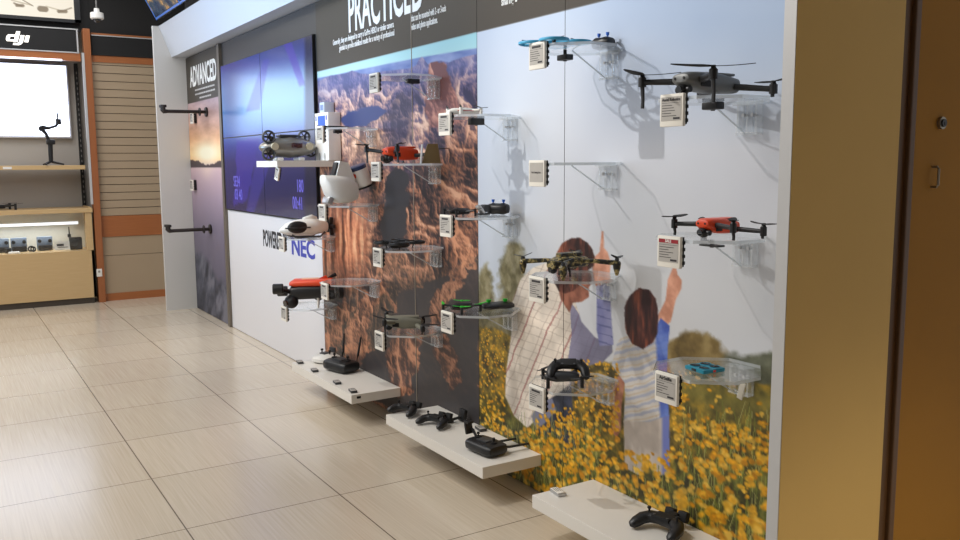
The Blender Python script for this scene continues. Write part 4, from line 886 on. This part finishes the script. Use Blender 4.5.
t = T('hang_tag', 'clear slanted tag dangling under the shelf of the teal drone', 'tag', (1.80, c1-.13, .7255)); B((0, 0, -.025), (.004, .018, .048), .001, Matrix.Rotation(.25, 3, 'X')).build('slip', mat('pale_slip', (196, 190, 176), .5), t)
# ------------------------------------------------------------------ remote controllers
def gamepad(label, loc, rz, s=1, clamp=True, mt=BLK, stick=BLKM, tilt=None, group='black gamepad controllers', antenna=False):
    t = T('gamepad_controller', label, 'controller', loc, rz, group)
    if tilt: t.rotation_euler = tilt
    k = lambda *p: tuple(x*s for x in p)
    pts = [(-.052, .064, .013), (-.046, .065, .014), (-.03, .064, .018), (-.008, .060, .024), (.010, .046, .028), (.018, .022, .029)]; pts += [(x, -y, z) for x, y, z in reversed(pts)]
    rd = [(.005, .005), (.012, .011), (.0165, .0145), (.0185, .016), (.021, .0165), (.023, .0155)]; rd += rd[::-1]
    MB().sweep([k(*p) for p in pts], [(a*s, b*s) for a, b in rd], n=18, exp=2.3).build('shell', mt, t)
    B(k(.012, 0, .040), k(.04, .06, .010), .003*s).build('face_plate', BLKM, t)
    for y in (-.048, .048):
        st = MB(); st.cyl(k(.008, y, .038), k(.008, y, .053), .0028*s, n=10); st.sweep([k(.008, y, .051), k(.008, y, .054), k(.008, y, .058)], [.004*s, .0062*s, .005*s], n=14); st.build('joystick', stick, t)
    for y in (-.022, .022): MB().cyl(k(-.002, y, .043), k(-.002, y, .0465), .004*s, n=12).build('button', CHAR, t)
    if clamp:
        c = MB(); c.box(k(.052, 0, .034), k(.03, .03, .014), .003*s); c.box(k(.07, .02, .032), k(.02, .03, .026), .004*s, Matrix.Rotation(.3, 3, 'Y')); c.box(k(.07, -.024, .032), k(.02, .03, .03), .004*s, Matrix.Rotation(.3, 3, 'Y')); c.box(k(.066, 0, .032), k(.01, .07, .012), .002*s); c.build('phone_clamp', BLKM, t)
    if antenna:
        for y in (-.025, .025): MB().sweep([k(.035, y, .03), k(.13, y*1.2, .04)], [.004*s, .005*s], n=8).build('antenna', BLK, t)
    return t
def flat_on(u, v, z): p = at(u, v, 2, z); return p
SZ = .163
p = flat_on(661, 526, SZ+.02); gamepad('black gamepad controller with phone clamp on the nearest low shelf', (p.x, p.y, SZ+.001), .15, 1.12)
p = flat_on(404, 411, SZ+.02); gamepad('black gamepad controller at the far left end of the middle low shelf', (p.x+.012, p.y+.015, SZ+.001), .3, .96)
p = flat_on(431, 421, SZ+.02); gamepad('black gamepad controller second from the left on the middle low shelf', (p.x+.01, p.y-.015, SZ+.001), .3, .98)
p = flat_on(455, 421, SZ); t = T('phone_clamp', 'loose black clamp behind the gamepads on the middle low shelf', 'clamp', (1.93, p.y-.02, SZ)); B((0, 0, .028), (.02, .05, .056), .008, Matrix.Rotation(.2, 3, 'Y')).build('jaw', BLK, t); MB().cyl((-.01, 0, .02), (-.06, .01, .012), .006).build('arm', BLK, t); B((-.06, .01, .009), (.03, .02, .018), .004).build('foot', BLK, t)
gamepad('black gamepad resting on the small dark grey drone', (1.79, c2+.01, .598), .0, .92, clamp=False, tilt=(0, -.42, .93))
def box_controller(label, loc, rz, mt, s=1, ant='up', clamp=False, w_=.10, l_=.15, h_=.05, group='boxy remote controllers', stick=BLKM):
    t = T('remote_controller', label, 'controller', loc, rz, group)      # long side along local y
    b = MB(); k = lambda v: v*s; secs = []
    for f, ry, rz_ in ((-1, .62, .5), (-.96, .8, .74), (-.8, .95, .94), (-.4, 1, 1), (.4, 1, 1), (.8, .95, .94), (.96, .8, .74), (1, .62, .5)):
        secs.append((f*k(l_)/2, 0, k(h_)*.5, k(w_)/2*ry, k(h_)*.5*rz_*.98, 3.2))
    b.loft(secs, 28); b.v = [(y, -x, z) for x, y, z in b.v]; b.build('shell', mt, t)
    B((0, 0, k(h_)*1.0), (k(w_)*.45, k(l_)*.36, k(.006)), .002).build('face_plate', CHAR if mt is not PLW else SILV, t)
    for y in (-.3, .3):
        st = MB(); st.cyl((0, k(l_)*y, k(h_)*.9), (0, k(l_)*y, k(h_)+k(.014)), k(.003), n=10); st.cyl((0, k(l_)*y, k(h_)+k(.012)), (0, k(l_)*y, k(h_)+k(.02)), k(.006), n=14); st.build('joystick', stick, t); MB().cyl((0, k(l_)*y, k(h_)*.94), (0, k(l_)*y, k(h_)+k(.003)), k(.014), n=20).build('stick_well', BLKM, t)
    if ant == 'up':
        for y in (-.33, .33): MB().sweep([(k(w_)*.42, k(l_)*y, k(h_)*.7), (k(w_)*.5, k(l_)*y, k(h_)*1.3), (k(w_)*.62, k(l_)*y*1.15, k(h_)+k(.10))], [k(.006), k(.006), k(.004)], n=10).build('antenna', BLK, t)
    if ant == 'back':
        for y in (-.38, .1): MB().sweep([(k(w_)*.42, k(l_)*y, k(h_)*.55), (k(w_)*.6, k(l_)*y-.0, k(h_)*.45), (k(w_)*.5+k(.105), k(l_)*y-.012, k(h_)*.42)], [(k(.007), k(.005)), (k(.007), k(.005)), (k(.009), k(.004))], n=10).build('antenna', BLK, t)
    if clamp:
        c = MB(); c.sweep([(0.01, k(l_)*.45, k(h_)*.8), (.012, k(l_)*.6, k(h_)*1.25), (.01, k(l_)*.72, k(h_)*1.4)], k(.006), n=8); c.box((0, k(l_)*.70, k(h_)*1.5), (k(.036), k(.012), k(.06)), .004, Matrix.Rotation(-.25, 3, 'X')); c.box((-.004, k(l_)*.66, k(h_)*1.95), (k(.03), k(.035), k(.01)), .003); c.build('phone_clamp', BLK, t)
    return t
p = flat_on(487, 447, SZ+.02); box_controller('large black controller with flat antennas at the near end of the middle low shelf', (1.793, p.y-.0, SZ+.0005), .1, BLK, .98, 'back', True, .115, .17, .052)
p = flat_on(343, 367, SZ+.02); box_controller('black controller with two upright antennas on the far low shelf', (1.85, p.y, SZ+.0005), .25, BLK, 1.22, 'up', False, .11, .165, .055)
t = T('remote_controller', 'round white controller at the far end of the far low shelf', 'controller', (1.865, 4.70, SZ+.0005), .3, 'boxy remote controllers')
MB().sweep([(0, 0, 0), (0, 0, .012), (0, 0, .028), (0, 0, .042), (0, 0, .05)], [.06, .082, .082, .058, .03], n=32).build('shell', PLW, t)
B((-.005, 0, .052), (.05, .045, .008), .003).build('face_plate', CHAR, t)
for y in (-.035, .035): MB().cyl((0, y, .044), (0, y, .068), .004).cyl((0, y, .064), (0, y, .072), .008).build('joystick', BLKM, t)
B((.05, 0, .062), (.012, .05, .03), .004).build('phone_clamp', CHAR, t)
def stick_controller(label, loc, rz, sc, col=BLUES, thin=1):
    t = T('remote_controller', label, 'controller', loc, rz, 'controllers with coloured sticks')
    b = MB(); secs = [(f*.05*sc, 0, .026*sc*thin, .036*sc*a, .026*sc*thin*q, 2.5) for f, a, q in ((-1, .3, .35), (-.9, .7, .75), (-.5, 1, 1), (0, .9, .9), (.5, 1, 1), (.9, .7, .75), (1, .3, .35))]; b.loft(secs, 24); b.v = [(y, -x, z) for x, y, z in b.v]; b.build('shell', BLK, t)
    for y in (-.025, .025):
        c = MB(); c.cyl((0, y*sc, .044*sc*thin), (0, y*sc, .056*sc*thin), .003*sc); c.cyl((0, y*sc, .056*sc*thin), (0, y*sc, .056*sc*thin+.010), .006*sc, .0075*sc); c.build('joystick', col, t)
    return t
stick_controller('black controller with two blue sticks at the back of the topmost meadow shelf', (1.922, c2+.0, 1.6885), .1, .8)
stick_controller('black controller with two blue sticks in front of the blurry trees', (1.89, c3-.005, 1.1105), .6, .9)
stick_controller('flat black controller with two green sticks on the green drone\'s shelf', (1.875, c3-.015, .7335), 1.3, 1.4, GREEN, .36)
t = T('phone_holder', 'small silver and black holder left of the controller with blue sticks', 'holder', (1.815, c3+.01, 1.1108)); B((0, 0, .022), (.012, .03, .04), .003, Matrix.Rotation(-.7, 3, 'Y')).build('plate', SILV, t); B((.022, 0, .026), (.03, .032, .03), .006).build('grip', CHAR, t); B((.012, 0, .004), (.05, .03, .008), .002).build('base', CHAR, t)
# ------------------------------------------------------------------ low shelves and their tags
for ya, yb, lab in ((1.58, 2.365, 'low white shelf nearest the camera, holding one black gamepad'), (2.69, 3.53, 'low white shelf in the middle, between meadow and canyon murals'), (3.925, 4.785, 'low white shelf farthest along the wall, under the canyon mural')):
    t = T('low_shelf', lab, 'shelf', (W-.001, (ya+yb)/2, SZ-.046), group='thick white low shelves'); hy = (yb-ya)/2
    B2(-.275, 0, -hy, hy, 0, .046, .0015).build('board', WHITE, t, smooth=False)
    if ya > 3.9: B((-.235, -hy-.0005, .03), (.022, .001, .012)).build('maker_plate', BLKM, t, smooth=False)
for i, (u, v, lab) in enumerate(((558, 491, 'small tag lying on the nearest low shelf'), (484, 427, 'small tag behind the large black controller on the middle low shelf'), (352.4, 390, 'small tag at the near end of the far low shelf'), (337, 381.5, 'small tag second from the near end of the far low shelf'), (314.5, 369.5, 'small tag in front of the round white controller'), (302, 362.5, 'small tag at the far corner of the far low shelf'))):
    p = at(u, v, 2, SZ+.01); y = p.y; x = min(max(p.x, 1.72), 1.93)
    if i == 5: y = 4.75
    t = T('price_tag', lab, 'price tag', (x, y, SZ+.0003), -.15, 'small price tags on the low shelves'); B((0, 0, .006), (.032, .062, .012), .002).build('case', SILV if i < 1 else CHAR, t); B((-.002, 0, .0125), (.026, .056, .0015), .0004).build('display', INKGREY if i != 0 else TAGW, t)
    d = MB()
    for k in range(3): d.box((-.009+.007*k, .006, .0134), (.002, .034, .0003))
    d.build('printed_lines', INKBLK, t, smooth=False)
# ------------------------------------------------------------------ far shelf with the grey underwater drone, white box
t = T('white_shelf', 'thick pale shelf carrying the grey underwater drone', 'shelf', (W-.001, 4.81, 1.30)); B2(-.375, 0, -.18, .18, 0, .035, .0015).build('board', WHITE, t, smooth=False)
B((-.3755, 0, .0175), (.001, .2, .016)).build('printed_strip', PAPER, t, smooth=False)
FZ = 1.3352
t = T('underwater_drone', 'gunmetal underwater drone with ring thrusters on the thick pale shelf', 'drone', (1.712, 4.80, FZ), 0, 'underwater drones'); t.scale = (1.12, 1.05, 1.12)
R_ = 1
bd = MB(); bd.loft([(-.15, 0, .066, .006, .006, 2), (-.14, 0, .066, .026, .018, 2.1), (-.115, 0, .067, .05, .032, 2.2), (-.07, 0, .068, .07, .046, 2.2), (0, 0, .07, .080, .056, 2.3), (.07, 0, .068, .07, .046, 2.2), (.115, 0, .066, .05, .032, 2.2), (.14, 0, .066, .026, .018, 2.1), (.15, 0, .066, .006, .006, 2)], 28); bd.build('hull', GUN, t)
B((.02, -.082, .076), (.055, .012, .024), .004).build('dark_window', DISP, t)
B((-.005, -.01, .125), (.10, .07, .012), .005).build('top_fin', CHAR, t)
for x in (-.09, .09): MB().cyl((x, -.06, .072), (x, -.076, .070), .018, n=20).build('lamp', mat('lamp_glass', (196, 186, 160), .15), t)
for x, y, z, lab in ((-.112, -.04, .118, 0), (.098, .03, .122, 0), (-.118, -.05, .034, 0), (.128, .02, .052, 0)):
    q = MB(); q.torus((x, y, z), .029, .0055, .011, axis='Y', n=28)
    for a in range(3): q.cyl((x, y, z), (x+.029*math.cos(a*2.1), y, z+.029*math.sin(a*2.1)), .003, n=6)
    th = q.build('thruster', CHAR, t); c = MB(); c.cyl((x, y-.01, z), (x, y+.01, z), .009); 
    for a in range(3): c.box((x+.014*math.cos(a*2.1+1), y, z+.014*math.sin(a*2.1+1)), (.02, .002, .009), 0, Matrix.Rotation(-(a*2.1+1), 3, 'Y'))
    c.build('rotor', BLK, th)
    MB().cyl((x*.9, y*.9, z), (x*.6, 0, .072), .009, n=8).build('thruster_arm', GUN, t)
for x in (-.06, .05): B((x, -.02, .0085), (.03, .09, .016), .005).build('skid', PLW, t)
t = T('product_box', 'upright white box with a blue picture on the thick pale shelf', 'box', (1.921, 4.715, FZ)); B((0, 0, .135), (.075, .20, .27), .003).build('carton', PAPER, t)
# blue picture and marks face the room
B((-.0380, -.004, .195), (.001, .11, .115)).build('blue_picture', mat('blue_print', (36, 92, 190), .4), t, smooth=False)
d = MB(); d.box((-.0382, .078, .24), (.0006, .014, .026)); d.box((-.0382, -.078, .24), (.0006, .014, .026)); d.build('blue_marks', TXTB, t, smooth=False)
for y in (-.05, .05): MB().ell((-.0375, y*.8, .022), (.0015, .014, .022)).build('grey_mark', mat('grey_mark', (168, 166, 160), .5), t)
p = at(338, 104, 0, 1.93); t = T('product_carton', 'small pale blue carton standing on the white box', 'box', (1.925, 4.73, FZ+.2702)); B((0, 0, .03), (.06, .07, .06), .003).build('carton', mat('pale_blue_carton', (196, 206, 222), .5), t); B((-.0303, 0, .03), (.0006, .045, .03)).build('print', mat('carton_print', (120, 140, 180), .5), t, smooth=False)
etag((1.60, 4.655, 1.2995), 'narrow tilted tag dangling below the thick pale shelf', size=.075, rot=(.3, 0, .2)).scale = (1, .5, 1)
# thin black wand on the clear shelf right of the white box
t = T('black_wand', 'thin black wand lying on the clear shelf in front of the white box', 'wand', (1.74, c5+.0, 1.4975)); MB().cyl((-.09, 0, .006), (.05, 0, .006), .0055).build('shaft', BLK, t); MB().cyl((.05, 0, .006), (.085, 0, .006), .004).build('tip', CHAR, t)
# white drone with a curved shell, open flap and cylinder
t = T('curved_white_drone', 'white drone with a curved shell, raised flap and tilted cylinder on the clear shelf', 'drone', (1.78, c5+.02, 1.1055), PI)
sh_ = MB(); sh_.loft([(-.085, 0, .060, .035, .028, 2.6), (-.075, 0, .068, .055, .046, 3), (-.03, 0, .076, .066, .070, 3.4), (.03, 0, .080, .068, .072, 3.4), (.075, 0, .098, .062, .054, 3.2), (.098, 0, .125, .045, .03, 2.8), (.104, 0, .135, .025, .016, 2.4)], 28); sh_.build('shell', PLW, t)
MB().box((.075, 0, .022), (.03, .09, .04), .010, Matrix.Rotation(-.35, 3, 'Y')).build('front_foot', SILV, t)
fl = MB(); fl.prism([(.045, .12), (.016, .225), (-.03, .215), (-.07, .12)], -.035, .035, Matrix(((1, 0, 0, 0), (0, 0, 1, 0), (0, 1, 0, 0), (0, 0, 0, 1)))); fl.build('raised_flap', PLW, t)
MB().box((.036, -.0, .172), (.012, .05, .095), .004, Matrix.Rotation(-.27, 3, 'Y')).build('black_slot', BLK, t)
B((-.062, 0, .145), (.03, .05, .022), .005).build('orange_cap', ORANGE, t)
R_ = Matrix.Rotation(.36, 3, 'Y'); f_ = lambda z: tuple(R_ @ Vector((0, 0, z))+Vector((-.116, -.01, .142)))
cy = MB().sweep([f_(-.052), f_(-.046), f_(.03), f_(.042)], [.044, .05, .05, .05], n=32).build('cylinder', PLW, t)
MB().sweep([f_(.042), f_(.060), f_(.062)], [.0505, .0505, .046], n=32).build('navy_band', mat('navy_band', (40, 58, 96), .3), cy); MB().sweep([f_(-.060), f_(-.051)], [.044, .049], n=32).build('base_ring', BLK, cy)
# white pointed underwater drone
t = T('underwater_drone', 'white pointed underwater drone with a black oval opening', 'drone', (1.775, c6-.03, .8955), PI, 'underwater drones')
MB().loft([(.145, 0, .045, .006, .006, 2), (.13, 0, .046, .022, .016, 2.2), (.10, 0, .052, .05, .034, 2.3), (.04, 0, .058, .068, .046, 2.4), (-.04, 0, .06, .07, .05, 2.4), (-.10, 0, .06, .055, .042, 2.4), (-.14, 0, .058, .03, .028, 2.3)], 28).build('hull', PLW, t)
MB().ell((.055, .056, .064), (.062, .022, .035)).build('thruster_opening', BLK, t)
MB().box((.06, .070, .062), (.15, .016, .008), .003).build('side_rail', CHAR, t)
MB().loft([(-.08, 0, .105, .012, .012, 2.4), (-.05, 0, .108, .024, .022, 2.4), (-.0, 0, .102, .018, .014, 2.4)], 16).build('top_fin', PLW, t)
pr_ = MB(); pr_.cyl((-.13, 0, .058), (-.175, 0, .058), .014)
for a in range(5): pr_.box((-.165, .032*math.cos(a*1.257), .058+.032*math.sin(a*1.257)), (.02, .018, .046), .003, Matrix.Rotation(a*1.257-PI/2, 3, 'X'))
pr_.build('propeller', BLK, t)
for q in (-1, 1): MB().sweep([(.09, q*.05, .02), (.06, q*.055, .006), (-.08, q*.055, .006), (-.11, q*.05, .03)], .006, n=8).build('cradle_rail', CHAR, t)
# orange and black underwater robot
t = T('underwater_robot', 'orange and black underwater robot with round thrusters before the white panel', 'drone', (1.785, c6-.06, .4905), PI-.4, 'underwater drones')
MB().loft([(-.15, 0, .095, .05, .03, 3), (-.14, 0, .095, .065, .042, 3.4), (.06, 0, .095, .068, .045, 3.4), (.10, 0, .092, .055, .035, 3), (.11, 0, .09, .04, .02, 3)], 26).build('body', BLK, t)
MB().loft([(-.15, 0, .142, .045, .010, 3), (-.13, 0, .146, .068, .022, 3.4), (.08, 0, .146, .066, .020, 3.4), (.11, 0, .14, .045, .008, 3)], 26).build('orange_lid', ORANGE, t)
B((-.01, 0, .167), (.10, .05, .006), .002).build('lid_plate', mat('pale_orange', (236, 190, 160), .5), t); MB().prism([(-.03, 0), (.03, 0), (-.02, .022)], -.004, .004, Matrix(((1, 0, 0, -.08), (0, 0, 1, 0), (0, 1, 0, .164), (0, 0, 0, 1)))).build('lid_fin', ORANGE, t)
for x, y, z, ax in ((.170, .075, .122, 'x'), (.155, -.06, .09, 'x'), (-.05, -.10, .055, 'y'), (-.13, .105, .09, 'y')):
    d_ = Vector((1, 0, 0)) if ax == 'x' else Vector((0, 1, 0)); c = Vector((x, y, z)); q = MB().sweep([c-d_*.03, c-d_*.025, c+d_*.025, c+d_*.03], [.026, .03, .03, .026], n=24).build('thruster', BLK, t); MB().cyl(c-d_*.031, c+d_*.031, .012).build('hub', CHAR, q)
    MB().cyl(c, (x*.6, y*.4, .095), .012, n=10).build('thruster_arm', BLK, t)
MB().ell((.10, .04, .042), (.04, .04, .04)).build('camera_ball', BLK, t); MB().cyl((.125, .06, .038), (.136, .068, .036), .019).build('lens', LENS, t)
MB().ell((.10, -.03, .07), (.02, .02, .02)).build('lamp', SILV, t)
for q in (-1, 1): MB().sweep([(-.05, q*.05, .06), (-.05, q*.06, .03), (-.05, q*.06, .004)], .007, n=8).build('skid', PLW, t)
MB().sweep([(-.09, 0, .15), (-.13, -.02, .175), (-.155, -.03, .185)], [.006, .009, .012], n=8).build('tether_cable', BLK, t)
t = T('round_sensor', 'round black fan-like sensor under the empty clear shelf beside the underwater robot', 'sensor', (1.725, c5-.05, .6908)); MB().cyl((-.012, 0, -.036), (.012, 0, -.036), .034, n=24).build('case', BLK, t); q = MB()
for a in range(5): q.cyl((-.0125, .008*math.cos(a*1.257), -.036+.008*math.sin(a*1.257)), (-.0125, .029*math.cos(a*1.257), -.036+.029*math.sin(a*1.257)), .0025, n=6)
q.build('front_ribs', CHAR, t)
# ------------------------------------------------------------------ pipe arms and tags by the sunset mural
for i, (u, v, lab) in enumerate(((207, 112, 'upper black pipe arm on the sunset mural'), (211, 229, 'lower black pipe arm on the sunset mural'))):
    p = at(u, v, 0, W); t = T('pipe_arm', lab, 'display arm', (W-.002, p.y, p.z), group='black pipe arms')
    MB().cyl((0, 0, 0), (-.012, 0, 0), .04, n=24).build('wall_flange', PIPE, t)
    for s in (-1,):
        MB().cyl((-.01, 0, 0), (-.325, 0, -.002), .014).build('pipe', PIPE, t)
    MB().cyl((-.055, 0, 0), (-.063, 0, 0), .034, n=20).build('collar', PIPE, t)
    MB().cyl((-.075, .05, 0), (-.325, .05, -.002), .012).cyl((-.075, 0, 0), (-.075, .05, 0), .012).build('second_pipe', PIPE, t)
    for y, x in ((0, -.325), (.05, -.325)): MB().sweep([(x+.01, y, -.002), (x-.012, y, -.002), (x-.022, y, .01), (x-.022, y, .035)], [.014, .017, .017, .014], n=12).cyl((x-.022, y, .03), (x-.022, y, .05), .024, n=16).build('end_elbow', PIPE, t)
for u, v, lab in ((192, 118, 'white tag under the upper black pipe arm'), (192, 185, 'white tag on the sunset mural between the two pipe arms')):
    p = at(u, v, 0, W-.03); t = etag((W-.03, p.y, p.z+.045), lab, size=.095)
    B((.021, -.0, -.045), (.022, .09, .09), .003).build('mount', BLK, t)
